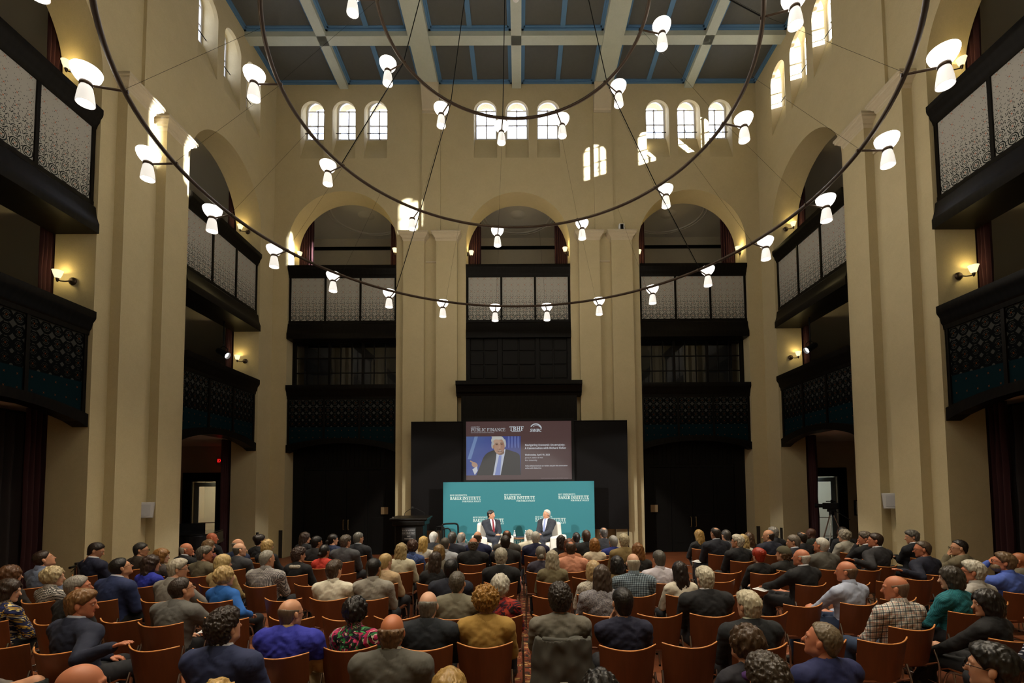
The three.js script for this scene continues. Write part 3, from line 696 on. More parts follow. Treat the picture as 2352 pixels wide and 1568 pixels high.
const slideTex = canvasTex(1456, 808, (c, w, h) => {
  c.fillStyle = '#573a3c'; c.fillRect(0, 0, w, h);
  c.fillStyle = '#e6f2fb'; c.textBaseline = 'alphabetic'; c.textAlign = 'left';
  c.font = 'italic 26px serif'; c.fillText('center for', 66, 86);
  c.font = '60px serif'; c.fillText('PUBLIC FINANCE', 66, 138, 480);
  c.font = '15px serif'; c.fillText("Rice University's Baker Institute for Public Policy", 68, 160, 320);
  c.font = 'bold 84px serif'; c.fillText('TBHF', 600, 132, 200); c.font = 'bold 40px serif'; c.fillText('★', 786, 130); c.fillRect(628, 142, 130, 6);
  c.strokeStyle = '#e6f2fb'; c.lineWidth = 15; c.beginPath(); c.arc(966, 118, 78, -2.6, -0.25); c.stroke(); c.lineWidth = 6; c.beginPath(); c.arc(976, 132, 70, -2.3, -0.4); c.stroke();
  c.font = 'italic bold 60px sans-serif'; c.fillText('SWBC', 880, 150, 176);
  // photograph: a grey haired speaker in a dark suit, pointing, before a blue studio
  c.save(); c.beginPath(); c.rect(4, 208, 752, 536); c.clip();
  const g = c.createLinearGradient(0, 208, 700, 700); g.addColorStop(0, '#5b78b4'); g.addColorStop(0.5, '#3c50a6'); g.addColorStop(1, '#38448c'); c.fillStyle = g; c.fillRect(4, 208, 752, 536);
  c.fillStyle = 'rgba(170,205,245,.55)'; c.beginPath(); c.moveTo(120, 208); c.lineTo(165, 208); c.lineTo(70, 520); c.lineTo(20, 520); c.fill();
  c.fillStyle = 'rgba(150,170,235,.5)'; for (let i = 0; i < 4; i++) { c.beginPath(); c.ellipse(590 + i * 44, 280, 14, 95, 0, 0, 6.3); c.fill(); }
  c.fillStyle = '#1d1c20'; c.beginPath(); c.moveTo(140, 744); c.lineTo(215, 560); c.bezierCurveTo(250, 450, 300, 420, 400, 395); c.lineTo(545, 385); c.bezierCurveTo(650, 420, 730, 430, 742, 480); c.lineTo(756, 744); c.fill();
  c.fillStyle = '#dbe2f3'; c.beginPath(); c.moveTo(425, 400); c.lineTo(545, 385); c.lineTo(530, 470); c.lineTo(475, 744); c.lineTo(370, 744); c.lineTo(412, 520); c.fill();
  c.fillStyle = '#8fa0e0'; c.beginPath(); c.moveTo(455, 470); c.lineTo(490, 470); c.lineTo(470, 744); c.lineTo(395, 744); c.fill();
  const blob = (col, x, y, rx, ry, r = 0) => { c.fillStyle = col; c.beginPath(); c.ellipse(x, y, rx, ry, r, 0, 6.3); c.fill(); };
  blob('#8d6a58', 470, 425, 58, 40, 0.1);                                                   // neck
  blob('#dcdcd6', 440, 268, 92, 72, 0.1); blob('#c9c9c4', 372, 320, 22, 58, 0.1); blob('#d3d3ce', 536, 305, 16, 56, -0.05);   // hair
  blob('#c99f86', 456, 345, 74, 104, 0.1); blob('#d9b49b', 430, 285, 52, 36, 0.1); blob('#b98a72', 505, 360, 28, 66, 0.05);
  blob('#dcdcd6', 430, 226, 78, 26, 0.15); blob('#c8946f', 382, 352, 13, 26, 0.1);
  for (const [ex, ey] of [[424, 322], [492, 316]]) { blob('#a67a63', ex, ey - 4, 22, 13, 0.05); blob('#3e2c26', ex, ey + 2, 13, 5, 0.05); c.strokeStyle = '#8d8378'; c.lineWidth = 6; c.beginPath(); c.moveTo(ex - 22, ey - 16); c.quadraticCurveTo(ex, ey - 26, ex + 22, ey - 16); c.stroke(); }
  blob('#d2a88f', 464, 358, 13, 34, 0.08); blob('#a9765e', 466, 388, 19, 9, 0.05);
  blob('#6b3431', 470, 414, 30, 10, -0.1); blob('#e3ddd6', 470, 410, 22, 4, -0.1); c.strokeStyle = '#9a6a54'; c.lineWidth = 4; c.beginPath(); c.moveTo(432, 378); c.quadraticCurveTo(424, 404, 434, 428); c.moveTo(508, 372); c.quadraticCurveTo(518, 398, 510, 422); c.stroke();
  c.fillStyle = '#cfa78c'; c.beginPath(); c.ellipse(118, 600, 46, 34, 0.7, 0, 6.3); c.fill(); c.lineWidth = 19; c.strokeStyle = '#cfa78c'; c.beginPath(); c.moveTo(110, 575); c.lineTo(56, 545); c.stroke();
  c.fillStyle = '#e8ecf6'; c.beginPath(); c.moveTo(86, 660); c.lineTo(150, 620); c.lineTo(160, 680); c.lineTo(120, 740); c.fill();
  c.restore();
  c.fillStyle = '#eef6ff'; c.font = 'bold 39px sans-serif'; c.fillText('Navigating Economic Uncertainty:', 812, 345, 556); c.fillText('A Conversation with Richard Fisher', 812, 389, 570);
  c.font = 'bold 30px sans-serif'; c.fillText('Wednesday, April 19, 2023', 812, 478, 345);
  c.font = '26px sans-serif'; c.fillText('James A. Baker III Hall', 812, 516, 246); c.fillText('Rice University', 812, 551, 168);
  c.font = 'italic bold 22px sans-serif'; c.fillText('Follow @BakerInstitute on Twitter and join the conversation', 812, 627, 585); c.fillText('online with #BakerLive.', 812, 658, 228);
  c.fillStyle = 'rgba(230,235,245,.45)'; c.font = '16px sans-serif'; c.fillText('Proud Presentation System by World Wide Company', 1030, 796, 390);
});
{
  const o = thing('projection_screen', 'lit projection screen with a portrait and event title above the teal backdrop', 'screen', [-0.02, 3.255, -14.42]);
  const f = new THREE.PlaneGeometry(3.2, 1.78); f.translate(0, 0, 0.035);
  mk('screen_surface', f, std(lin(0.02, 0.02, 0.02), 0.7, { emissive: lin(1, 1, 1), emissiveMap: slideTex, emissiveIntensity: 0.52 }), o);
  mk('screen_frame', [bx(-1.68, 1.68, 0.89, 0.97, -0.03, 0.045), bx(-1.68, 1.68, -0.97, -0.89, -0.03, 0.045), bx(-1.68, -1.6, -0.89, 0.89, -0.03, 0.045), bx(1.6, 1.68, -0.89, 0.89, -0.03, 0.045)], M.black, o);
  mk('screen_back', bx(-1.6, 1.6, -0.89, 0.89, -0.03, 0.03), M.black, o);
  for (const s of [-1.4, 1.4]) mk('support_leg', bx(s - 0.03, s + 0.03, -3.255, -0.95, -0.03, 0.01), M.black, o);
  const ra = new THREE.RectAreaLight(lin(0.6, 0.55, 0.75), 0.35, 3.2, 1.78); ra.name = 'screen_glow'; ra.position.set(0, 0, 0.06); ra.rotation.y = Math.PI; o.add(ra);
}
const backdropTex = canvasTex(1780, 840, (c, w, h) => {
  c.fillStyle = '#276f78'; c.fillRect(0, 0, w, h);
  const logo = (x, y) => { c.fillStyle = '#dfe9e2'; c.textAlign = 'left'; c.textBaseline = 'alphabetic'; c.font = '23px serif'; c.fillText("RICE UNIVERSITY'S", x, y, 200); c.font = '51px serif'; c.fillText('BAKER INSTITUTE', x, y + 46, 362); c.font = '25px serif'; c.fillText('FOR PUBLIC POLICY', x + 144, y + 74, 218); };
  for (const x of [80, 718, 1356]) { logo(x, 165); logo(x, 695); }
  for (const x of [350, 1080]) logo(x, 430);
});
{
  const o = thing('stage_backdrop', 'teal fabric backdrop wall with white institute lettering behind the speakers', 'backdrop', [-0.03, 0, -13.9]);
  const f = new THREE.PlaneGeometry(4.4, 2.05); f.translate(0, 1.275, 0.032);
  mk('printed_fabric', f, std(lin(0.95, 0.95, 0.95), 0.8, { map: backdropTex, bumpMap: rep(fabricBump, 40, 20), bumpScale: 0.001 }), o);
  mk('frame', bx(-2.2, 2.2, STAGE_H, 2.3, -0.03, 0.03), M.black, o);
  for (const s of [-1.8, 1.8]) mk('foot', bx(s - 0.03, s + 0.03, STAGE_H, STAGE_H + 0.03, -0.3, 0.12), M.black, o);
}
// ---------------------------------------------------------------- lectern
const plaqueTex = canvasTex(256, 220, (c) => { c.fillStyle = '#0b0b0b'; c.fillRect(0, 0, 256, 220); c.fillStyle = '#d8d8d4'; c.fillRect(8, 20, 240, 3); c.fillRect(8, 118, 240, 3); c.textAlign = 'center'; c.font = '33px serif'; c.fillText('BAKER INSTITUTE', 128, 62, 236); c.fillText('FOR PUBLIC POLICY', 128, 102, 240); c.font = '30px serif'; c.fillText('RICE', 128, 158, 80); c.fillText('UNIVERSITY', 128, 196, 160); });
{
  const o = thing('lectern', 'black wooden lectern with white lettering and a gooseneck microphone', 'lectern', [-2.86, 0, -12.6]);
  o.scale.set(1, 1.08, 1);
  mk('pedestal', rbx(-0.36, 0.36, 0.01, 1.14, -0.28, 0.3, 0.03), M.dark, o);
  mk('collar', rbx(-0.42, 0.42, 1.08, 1.2, -0.33, 0.36, 0.03), M.dark, o);
  const top = rbx(-0.49, 0.49, -0.025, 0.025, -0.36, 0.38, 0.02); top.rotateX(0.05); top.translate(0, 1.25, 0);
  mk('desk_top', top, M.dark, o);
  mk('neck_band', rbx(-0.45, 0.45, 1.19, 1.24, -0.34, 0.36, 0.015), M.dark, o);
  const p = new THREE.PlaneGeometry(0.36, 0.31); p.translate(0.0, 0.88, 0.302); mk('lettering_plate', p, std(lin(0.8, 0.8, 0.8), 0.6, { map: plaqueTex }), o);
  for (const [dx, tx, tz, ty] of [[0.32, 0.02, -0.05, 1.5], [-0.2, 0.02, 0.0, 1.48]]) {
    const m = mk('microphone', tube([V(dx, 1.26, -0.1), V(dx, 1.36, -0.1), V((dx + tx) / 2, 1.44, -0.08), V(tx, ty, tz)], 0.007, 20), M.black, o);
    const h = new THREE.SphereGeometry(0.022, 10, 8); h.scale(1.6, 1, 1); h.translate(tx, ty, tz); mk('microphone_head', h, M.black, m);
  }
  mk('reading_lamp', [cyl(V(-0.44, 1.26, 0.2), V(-0.44, 1.29, 0.2), 0.02)], M.chrome, o);
}
// ---------------------------------------------------------------- hand rails at the stage steps
for (const [x, z, w, h, lab] of [[-1.78, 12.15, 0.2, 0.97, 'black tubular handrail on the stage in front of the teal backdrop'], [-2.14, 12.75, 0.11, 0.85, 'smaller black tubular handrail between the lectern and the backdrop']]) {
  const o = thing('stage_handrail', lab, 'handrail', [x, STAGE_H, -z], 0, 'stage step handrails');
  mk('rail_tube', tube([V(-w, 0, 0), V(-w, h - 0.1, 0), V(-w + 0.02, h - 0.02, 0), V(-w + 0.08, h, 0), V(w - 0.08, h, -0.05), V(w - 0.02, h - 0.02, -0.05), V(w, h - 0.1, -0.05), V(w, 0, -0.05)], 0.022, 60, 8), M.black, o);
  mk('lower_tube', tube([V(-w, h * 0.86, 0.0), V(-w * 0.3, h * 0.88, 0), V(0, h * 0.84, 0), V(w * 0.1, h * 0.7, 0), V(w * 0.1, 0, 0)], 0.016, 40, 8), M.black, o);
}
{
  const o = thing('stage_step', 'black step up to the stage at the front of the platform', 'step', [-1.9, 0, -11.33]);
  mk('tread', rbx(-0.3, 0.3, 0.0, 0.13, -0.14, 0.14, 0.01, 1), M.black, o);
  mk('nosing', bx(-0.3, 0.3, 0.118, 0.134, 0.125, 0.145), std(lin(0.1, 0.1, 0.1), 0.6), o);
}
// ---------------------------------------------------------------- white armchairs and the small table
function armchair(x, z, turn, label) {
  const o = thing('armchair', label, 'armchair', [x, STAGE_H, z], turn, 'white stage armchairs');
  o.scale.set(1.12, 1.06, 1.08);
  const wm = std(lin(0.72, 0.68, 0.6), 0.75, { bumpMap: rep(fabricBump, 6, 6), bumpScale: 0.001 });
  mk('seat_base', rbx(-0.34, 0.34, 0.14, 0.3, -0.32, 0.32, 0.03), wm, o);
  mk('seat_cushion', rbx(-0.27, 0.27, 0.29, 0.43, -0.36, 0.24, 0.05, 3), wm, o);
  const b = rbx(-0.3, 0.3, 0, 0.58, -0.075, 0.075, 0.06, 3); b.rotateX(-0.16); b.translate(0, 0.32, 0.27); mk('backrest', b, wm, o);
  for (const s of [-1, 1]) { const a = rbx(-0.07, 0.07, 0.12, 0.58, -0.36, 0.33, 0.05, 3); a.translate(s * 0.34, 0, 0); mk('armrest', a, wm, o); }
  for (const sx of [-1, 1]) for (const sz of [-1, 1]) mk('leg', cyl(V(sx * 0.31, 0, sz * 0.27), V(sx * 0.3, 0.15, sz * 0.26), 0.016, 0.02, 8), M.chrome, o);
  return o;
}
armchair(-0.74, -12.72, -2.65, 'white upholstered armchair on stage under the dark haired speaker');
armchair(0.68, -12.72, 2.62, 'white upholstered armchair on stage under the white haired speaker');
{
  const o = thing('side_table', 'small round wooden side table between the two armchairs on stage', 'table', [0.0, STAGE_H, -12.9]);
  mk('table_top', lathe([[0, 0.5], [0.24, 0.5], [0.25, 0.51], [0.25, 0.525], [0.24, 0.535], [0, 0.535]], 28), std(lin(0.3, 0.15, 0.06), 0.45, { map: rep(woodTex, 1, 1) }), o);
  mk('pedestal', lathe([[0, 0.01], [0.018, 0.01], [0.018, 0.5], [0, 0.5]], 12), M.chrome, o);
  mk('foot', lathe([[0, 0], [0.17, 0], [0.17, 0.008], [0.03, 0.02], [0, 0.02]], 24), M.chrome, o);
  for (const [dx, lab] of [[-0.15, 'small clear water bottle on the stage table nearer the dark haired speaker'], [0.15, 'small clear water bottle on the stage table nearer the white haired speaker']]) {
    const b = thing('water_bottle', lab, 'bottle', [dx, STAGE_H + 0.535, -12.9], 0, 'water bottles on stage');
    mk('bottle_body', lathe([[0, 0], [0.03, 0], [0.032, 0.01], [0.032, 0.1], [0.028, 0.12], [0.013, 0.16], [0.013, 0.175]], 16), phys(lin(0.85, 0.92, 0.95), 0.1, { transmission: 0.75, thickness: 0 }), b);
    mk('bottle_label', lathe([[0.033, 0.04], [0.0335, 0.04], [0.0335, 0.08], [0.033, 0.08]], 16), M.white, b);
    mk('cap', lathe([[0, 0.172], [0.015, 0.172], [0.015, 0.19], [0, 0.19]], 12), M.white, b);
  }
  const bk = thing('notebook', 'dark blue folder lying on the stage table between the bottles', 'folder', [0.0, STAGE_H + 0.536, -12.9], 0.3);
  mk('cover', rbx(-0.1, 0.1, 0, 0.02, -0.07, 0.07, 0.004, 1), std(lin(0.02, 0.03, 0.07), 0.6), bk); mk('pages', bx(-0.095, 0.102, 0.004, 0.016, -0.066, 0.066), M.white, bk);
}
// ---------------------------------------------------------------- video camera on its tripod in the right aisle
{
  const o = thing('video_camera', 'black video camera on a metal tripod before the right aisle doorway', 'camera', [8.45, 0, -12.9], 0.9);
  for (let i = 0; i < 3; i++) { const a = i * 2.094 + 0.4; mk('tripod_leg', [cyl(V(Math.sin(a) * 0.05, 1.32, Math.cos(a) * 0.05), V(Math.sin(a) * 0.3, 0.6, Math.cos(a) * 0.3), 0.016), cyl(V(Math.sin(a) * 0.3, 0.62, Math.cos(a) * 0.3), V(Math.sin(a) * 0.5, 0.01, Math.cos(a) * 0.5), 0.011), cyl(V(0, 0.75, 0), V(Math.sin(a) * 0.26, 0.72, Math.cos(a) * 0.26), 0.007)], M.chrome, o); }
  mk('fluid_head', [cyl(V(0, 1.3, 0), V(0, 1.42, 0), 0.06), rbx(-0.05, 0.05, 1.4, 1.47, -0.1, 0.1, 0.015)], M.black, o);
  mk('camera_body', rbx(-0.07, 0.07, 1.47, 1.64, -0.2, 0.16, 0.02), M.black, o);
  mk('lens_barrel', cyl(V(0, 1.56, -0.2), V(0, 1.56, -0.38), 0.05, 0.058, 16), M.black, o);
  mk('viewfinder', [rbx(0.06, 0.22, 1.62, 1.72, -0.02, 0.04, 0.01), cyl(V(0, 1.68, -0.12), V(0, 1.68, 0.1), 0.012)], M.black, o);
  mk('pan_handle', cyl(V(0, 1.43, 0.08), V(-0.12, 1.2, 0.42), 0.011), M.black, o);
}
// ---------------------------------------------------------------- grand piano in the left aisle
{
  const o = thing('grand_piano', 'black grand piano with raised music desk behind the left arch', 'piano', [-9.0, 0, -12.9], 3.5);
  const sh = new THREE.Shape(); sh.moveTo(-0.75, 0); sh.lineTo(0.75, 0); sh.lineTo(0.75, 0.5); sh.bezierCurveTo(0.7, 1.0, 0.1, 0.9, -0.1, 1.5); sh.bezierCurveTo(-0.3, 1.75, -0.75, 1.7, -0.75, 1.3); sh.lineTo(-0.75, 0);
  const bm = std(lin(0.01, 0.01, 0.011), 0.15), g = new THREE.ExtrudeGeometry(sh, { depth: 0.3, bevelEnabled: true, bevelSize: 0.01, bevelThickness: 0.01, bevelSegments: 2 }); g.rotateX(-Math.PI / 2); g.translate(0, 0.66, 0.6);
  mk('case', g, bm, o);
  const l = new THREE.ExtrudeGeometry(sh, { depth: 0.02, bevelEnabled: false }); l.rotateX(-Math.PI / 2); l.translate(0, 0.985, 0.6); mk('lid', l, bm, o);
  mk('music_desk', [bx(-0.4, 0.4, 1.0, 1.22, 0.25, 0.27)], bm, o);
  mk('key_bed', rbx(-0.75, 0.75, 0.66, 0.74, 0.55, 0.85, 0.01, 1), bm, o);
  mk('keys', bx(-0.62, 0.62, 0.74, 0.757, 0.64, 0.8), M.ivory, o);
  for (const [x, z] of [[-0.6, 0.45], [0.6, 0.45], [-0.4, -0.75]]) mk('leg', cyl(V(x, 0, z), V(x, 0.66, z), 0.035, 0.06, 12), bm, o);
}
// ---------------------------------------------------------------- stacking chairs: bent plywood on a steel frame
const plyTex = noiseTex(128, (u, v) => { const k = 0.92 + 0.05 * tileNoise(u, v * 0.15, 26) + 0.03 * tileNoise(u, v, 3) + 0.02 * (rnd() - 0.5); return [k, k, k]; });
const plyFace = phys(lin(0.19, 0.052, 0.012), 0.45, { map: rep(plyTex, 2.2, 1.2), clearcoat: 0.2, clearcoatRoughness: 0.4 });
const plyEdgeHighlight = std(lin(0.62, 0.25, 0.07), 0.45);  // lighter bare ply, coloured brighter to carry the highlight along the chair tops
const chairParts = (() => {
  // backrest: curved in plan, a little wider at the top, corners rounded, thickness 11 mm
  const shell = (nu, nv, f, t) => {
    const top = [], bot = [], P = [], I = [];
    for (let j = 0; j <= nv; j++) for (let i = 0; i <= nu; i++) { const a = f(i / nu * 2 - 1, j / nv), e = 1e-3, du = f(i / nu * 2 - 1 + e, j / nv).sub(a), dv = f(i / nu * 2 - 1, j / nv + e).sub(a), n = du.cross(dv).normalize().multiplyScalar(t / 2); top.push(a.clone().add(n)); bot.push(a.clone().sub(n)); }
    const id = (i, j) => j * (nu + 1) + i, tri = (A, B, C) => { for (const q of [A, B, C]) P.push(q.x, q.y, q.z); };
    for (let j = 0; j < nv; j++) for (let i = 0; i < nu; i++) { const a = id(i, j), b = id(i + 1, j), c = id(i + 1, j + 1), d = id(i, j + 1); tri(top[a], top[b], top[c]); tri(top[a], top[c], top[d]); tri(bot[a], bot[c], bot[b]); tri(bot[a], bot[d], bot[c]); }
    const rim = []; for (let i = 0; i < nu; i++) rim.push(id(i, 0)); for (let j = 0; j < nv; j++) rim.push(id(nu, j)); for (let i = nu; i > 0; i--) rim.push(id(i, nv)); for (let j = nv; j > 0; j--) rim.push(id(0, j));
    for (let k = 0; k < rim.length; k++) { const a = rim[k], b = rim[(k + 1) % rim.length]; tri(top[a], bot[a], bot[b]); tri(top[a], bot[b], top[b]); }
    const g = new THREE.BufferGeometry(); g.setAttribute('position', new THREE.BufferAttribute(new Float32Array(P), 3)); g.computeVertexNormals(); return uvm(toCreasedNormals(g, 0.7));
  };
  const back = shell(12, 5, (u, v) => { const hw = 0.205 + 0.025 * v, x = u * hw, y = 0.485 + 0.32 * v + 0.03 * u * u * (v - 0.35), c = 0.1 * u * u; return V(x, y, 0.215 + 0.06 * v - c); }, 0.011);
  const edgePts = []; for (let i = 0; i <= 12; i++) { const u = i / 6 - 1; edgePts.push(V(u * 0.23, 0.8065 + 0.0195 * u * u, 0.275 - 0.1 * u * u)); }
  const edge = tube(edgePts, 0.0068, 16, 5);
  const seat = shell(10, 7, (u, v) => V(u * (0.225 - 0.012 * v), 0.452 + 0.012 * u * u - (v < 0.14 ? (0.14 - v) ** 2 * 1.6 : 0) + (v > 0.85 ? (v - 0.85) ** 2 * 1.5 : 0) - 0.012 * Math.sin(v * Math.PI), -0.22 + 0.42 * v), 0.011);
  const leg = (s, f) => tube(f ? [V(s * 0.235, 0.015, -0.2), V(s * 0.235, 0.3, -0.19), V(s * 0.225, 0.43, -0.15), V(s * 0.2, 0.44, -0.02)] : [V(s * 0.24, 0.015, 0.24), V(s * 0.235, 0.32, 0.19), V(s * 0.23, 0.46, 0.2), V(s * 0.224, 0.6, 0.16)], 0.0105, 14, 6);
  return { back, edge, seat, legs: [leg(-1, 1), leg(1, 1), leg(-1, 0), leg(1, 0)], bars: merge([cyl(V(-0.2, 0.436, -0.1), V(0.2, 0.436, -0.1), 0.009, 0.009, 6), cyl(V(-0.2, 0.436, 0.1), V(0.2, 0.436, 0.1), 0.009, 0.009, 6), cyl(V(-0.235, 0.3, 0.19), V(-0.235, 0.3, -0.19), 0.008, 0.008, 6), cyl(V(0.235, 0.3, 0.19), V(0.235, 0.3, -0.19), 0.008, 0.008, 6)]), feet: [[-0.235, -0.2], [0.235, -0.2], [-0.24, 0.24], [0.24, 0.24]].map(([a, b]) => cyl(V(a, 0, b), V(a, 0.02, b), 0.014, 0.012, 6)) };
})();
let chairProto = null;
function chair(x, z, turn, label) {
  let o;
  if (!chairProto) {
    o = chairProto = thing('chair', label, 'chair', [0, 0, 0], 0, 'plywood audience chairs');
    mk('backrest', chairParts.back, plyFace, o); mk('seat', chairParts.seat, plyFace, o); mk('top_edge_highlight', chairParts.edge, plyEdgeHighlight, o);
    for (const g of chairParts.legs) mk('leg', g, M.chrome, o);
    mk('frame_bars', chairParts.bars, M.chrome, o); for (const g of chairParts.feet) mk('rubber_foot', g, M.black, o);
  } else { o = chairProto.clone(); o.name = numbered('chair'); o.userData = { label, category: 'chair', group: 'plywood audience chairs' }; scene.add(o); }
  o.position.set(x, 0, -z); o.rotation.y = -THREE.MathUtils.degToRad(turn);
  return o;
}
// ---------------------------------------------------------------- people: smooth fields meshed on a grid
function net(f, lo, hi, h) {
  const nx = Math.ceil((hi[0] - lo[0]) / h) + 1, ny = Math.ceil((hi[1] - lo[1]) / h) + 1, nz = Math.ceil((hi[2] - lo[2]) / h) + 1;
  const v = new Float32Array(nx * ny * nz), at = new Int32Array(nx * ny * nz).fill(-1);
  for (let k = 0, n = 0; k < nz; k++) for (let j = 0; j < ny; j++) for (let i = 0; i < nx; i++, n++) v[n] = f(lo[0] + i * h, lo[1] + j * h, lo[2] + k * h);
  const pos = [], nor = [], idx = [], sx = 1, sy = nx, sz = nx * ny, co = [0, sx, sy, sx + sy, sz, sx + sz, sy + sz, sx + sy + sz];
  for (let k = 0; k < nz - 1; k++) for (let j = 0; j < ny - 1; j++) for (let i = 0; i < nx - 1; i++) {
    const n = i + j * sy + k * sz;
    let mask = 0;
    for (let c = 0; c < 8; c++) if (v[n + co[c]] < 0) mask |= 1 << c;
    if (mask === 0 || mask === 255) continue;
    let x = 0, y = 0, z = 0, m = 0;
    for (let c = 0; c < 8; c++) for (let b = 1; b < 8; b <<= 1) if (!(c & b)) {
      const a0 = v[n + co[c]], a1 = v[n + co[c | b]];
      if ((a0 < 0) === (a1 < 0)) continue;
      const t = a0 / (a0 - a1);
      x += (c & 1) + (b === 1 ? t : 0); y += ((c >> 1) & 1) + (b === 2 ? t : 0); z += ((c >> 2) & 1) + (b === 4 ? t : 0); m++;
    }
    at[n] = pos.length / 3;
    pos.push(lo[0] + (i + x / m) * h, lo[1] + (j + y / m) * h, lo[2] + (k + z / m) * h);
    let gx = 0, gy = 0, gz = 0;
    for (let c = 0; c < 8; c++) { const q = v[n + co[c]]; gx += c & 1 ? q : -q; gy += c & 2 ? q : -q; gz += c & 4 ? q : -q; }
    const l = Math.hypot(gx, gy, gz) || 1;
    nor.push(gx / l, gy / l, gz / l);
  }
  const quad = (a, b, c, d, flip) => { if (a < 0 || b < 0 || c < 0 || d < 0) return; if (flip) idx.push(a, c, b, a, d, c); else idx.push(a, b, c, a, c, d); };
  for (let k = 1; k < nz - 1; k++) for (let j = 1; j < ny - 1; j++) for (let i = 1; i < nx - 1; i++) {
    const n = i + j * sy + k * sz, s = v[n] < 0;
    if (s !== v[n + sx] < 0) quad(at[n - sy - sz], at[n - sz], at[n], at[n - sy], !s);
    if (s !== v[n + sy] < 0) quad(at[n - sz - sx], at[n - sx], at[n], at[n - sz], !s);
    if (s !== v[n + sz] < 0) quad(at[n - sx - sy], at[n - sy], at[n], at[n - sx], !s);
  }
  const g = new THREE.BufferGeometry();
  g.setAttribute('position', new THREE.BufferAttribute(new Float32Array(pos), 3));
  g.setAttribute('normal', new THREE.BufferAttribute(new Float32Array(nor), 3));
  g.setIndex(idx);
  return g;
}
const smin = (a, b, k) => { const h = Math.max(k - Math.abs(a - b), 0) / k; return Math.min(a, b) - h * h * k * 0.25; };
const smax = (a, b, k) => -smin(-a, -b, k);
const ell = (x, y, z, cx, cy, cz, rx, ry, rz) => { const px = (x - cx) / rx, py = (y - cy) / ry, pz = (z - cz) / rz, l = Math.sqrt(px * px + py * py + pz * pz); if (l < 1e-6) return -Math.min(rx, ry, rz); const q = Math.sqrt((px / rx) ** 2 + (py / ry) ** 2 + (pz / rz) ** 2); return l * (l - 1) / q; };
function cap(x, y, z, a, b, ra, rb) {
  const bx_ = b.x - a.x, by = b.y - a.y, bz = b.z - a.z, px = x - a.x, py = y - a.y, pz = z - a.z;
  let t = (px * bx_ + py * by + pz * bz) / (bx_ * bx_ + by * by + bz * bz + 1e-9); t = t < 0 ? 0 : t > 1 ? 1 : t;
  return Math.sqrt((px - t * bx_) ** 2 + (py - t * by) ** 2 + (pz - t * bz) ** 2) - (ra + (rb - ra) * t);
}
function withColor(g, fn) {
  const p = g.attributes.position, c = new Float32Array(p.count * 3);
  for (let i = 0; i < p.count; i++) { const q = fn ? fn(p.getX(i), p.getY(i), p.getZ(i)) : [1, 1, 1]; c[3 * i] = q[0]; c[3 * i + 1] = q[1]; c[3 * i + 2] = q[2]; }
  g.setAttribute('color', new THREE.BufferAttribute(c, 3));
  return g;
}
function uvRound(g, su = 0.3) {
  const p = g.attributes.position, uv = new Float32Array(p.count * 2);
  for (let i = 0; i < p.count; i++) { uv[2 * i] = Math.atan2(p.getX(i), p.getZ(i) + 1e-6) * su; uv[2 * i + 1] = p.getY(i); }
  g.setAttribute('uv', new THREE.BufferAttribute(uv, 2));
  return g;
}
function uvFlat(g) {
  const p = g.attributes.position, n = g.attributes.normal, uv = new Float32Array(p.count * 2);
  for (let i = 0; i < p.count; i++) { uv[2 * i] = p.getX(i) + 0.7 * p.getZ(i); uv[2 * i + 1] = p.getY(i) - 0.35 * p.getZ(i); }
  g.setAttribute('uv', new THREE.BufferAttribute(uv, 2));
  return g;
}
// ---- heads: face towards -z, centre of the skull near the origin
const headCache = new Map();
function headGeo(sex, cell) {
  const key = sex + cell;
  if (headCache.has(key)) return headCache.get(key);
  const jw = sex === 'f' ? 0.88 : 1, f = (x, y, z) => {
    const ax = Math.abs(x);
    let d = ell(x, y, z, 0, 0.032, 0.012, 0.074, 0.09, 0.096);
    d = smin(d, ell(x, y, z, 0, -0.03, -0.024, 0.061 * jw, 0.082, 0.066), 0.03);
    d = smin(d, cap(ax, y, z, V3(0, -0.098, -0.066), V3(0.046 * jw, -0.06, 0.0), 0.02, 0.018), 0.03);
    d = smin(d, cap(x, y, z, V3(0, 0.004, -0.088), V3(0, -0.034, -0.106), 0.008, 0.013), 0.014);
    d = smin(d, cap(ax, y, z, V3(0.012, 0.022, -0.086), V3(0.044, 0.02, -0.07), 0.01, 0.008), 0.016);
    d = smax(d, -(Math.hypot(ax - 0.031, y - 0.002, z + 0.101) - 0.014), 0.012);
    d = smin(d, Math.hypot(ax - 0.031, y - 0.001, z + 0.075) - 0.0125, 0.004);
    d = smin(d, cap(ax, y, z, V3(0, -0.06, -0.087), V3(0.017, -0.062, -0.08), 0.0075, 0.004), 0.006);
    d = smin(d, ell(ax, y - (z - 0.006) * 0.25, z, 0.081, -0.006, 0.012, 0.0115, 0.031, 0.019), 0.01);
    return smin(d, cap(x, y, z, V3(0, -0.05, 0.02), V3(0, -0.21, 0.045), 0.05 * jw, 0.058 * jw), 0.03);
  };
  const g = net(f, [-0.11, -0.23, -0.14], [0.11, 0.14, 0.13], cell);
  withColor(g, (x, y, z) => (z < -0.072 && Math.abs(x) < 0.022 && Math.abs(y + 0.061) < 0.009 ? [0.78, 0.5, 0.48] : z < -0.07 && Math.abs(y - 0.024) < 0.006 && Math.abs(Math.abs(x) - 0.03) < 0.018 ? [0.5, 0.42, 0.36] : z < -0.04 && y < -0.02 ? [1, 0.95, 0.93] : [1, 1, 1]));
  headCache.set(key, g);
  return g;
}
const V3 = (x, y, z) => ({ x, y, z });
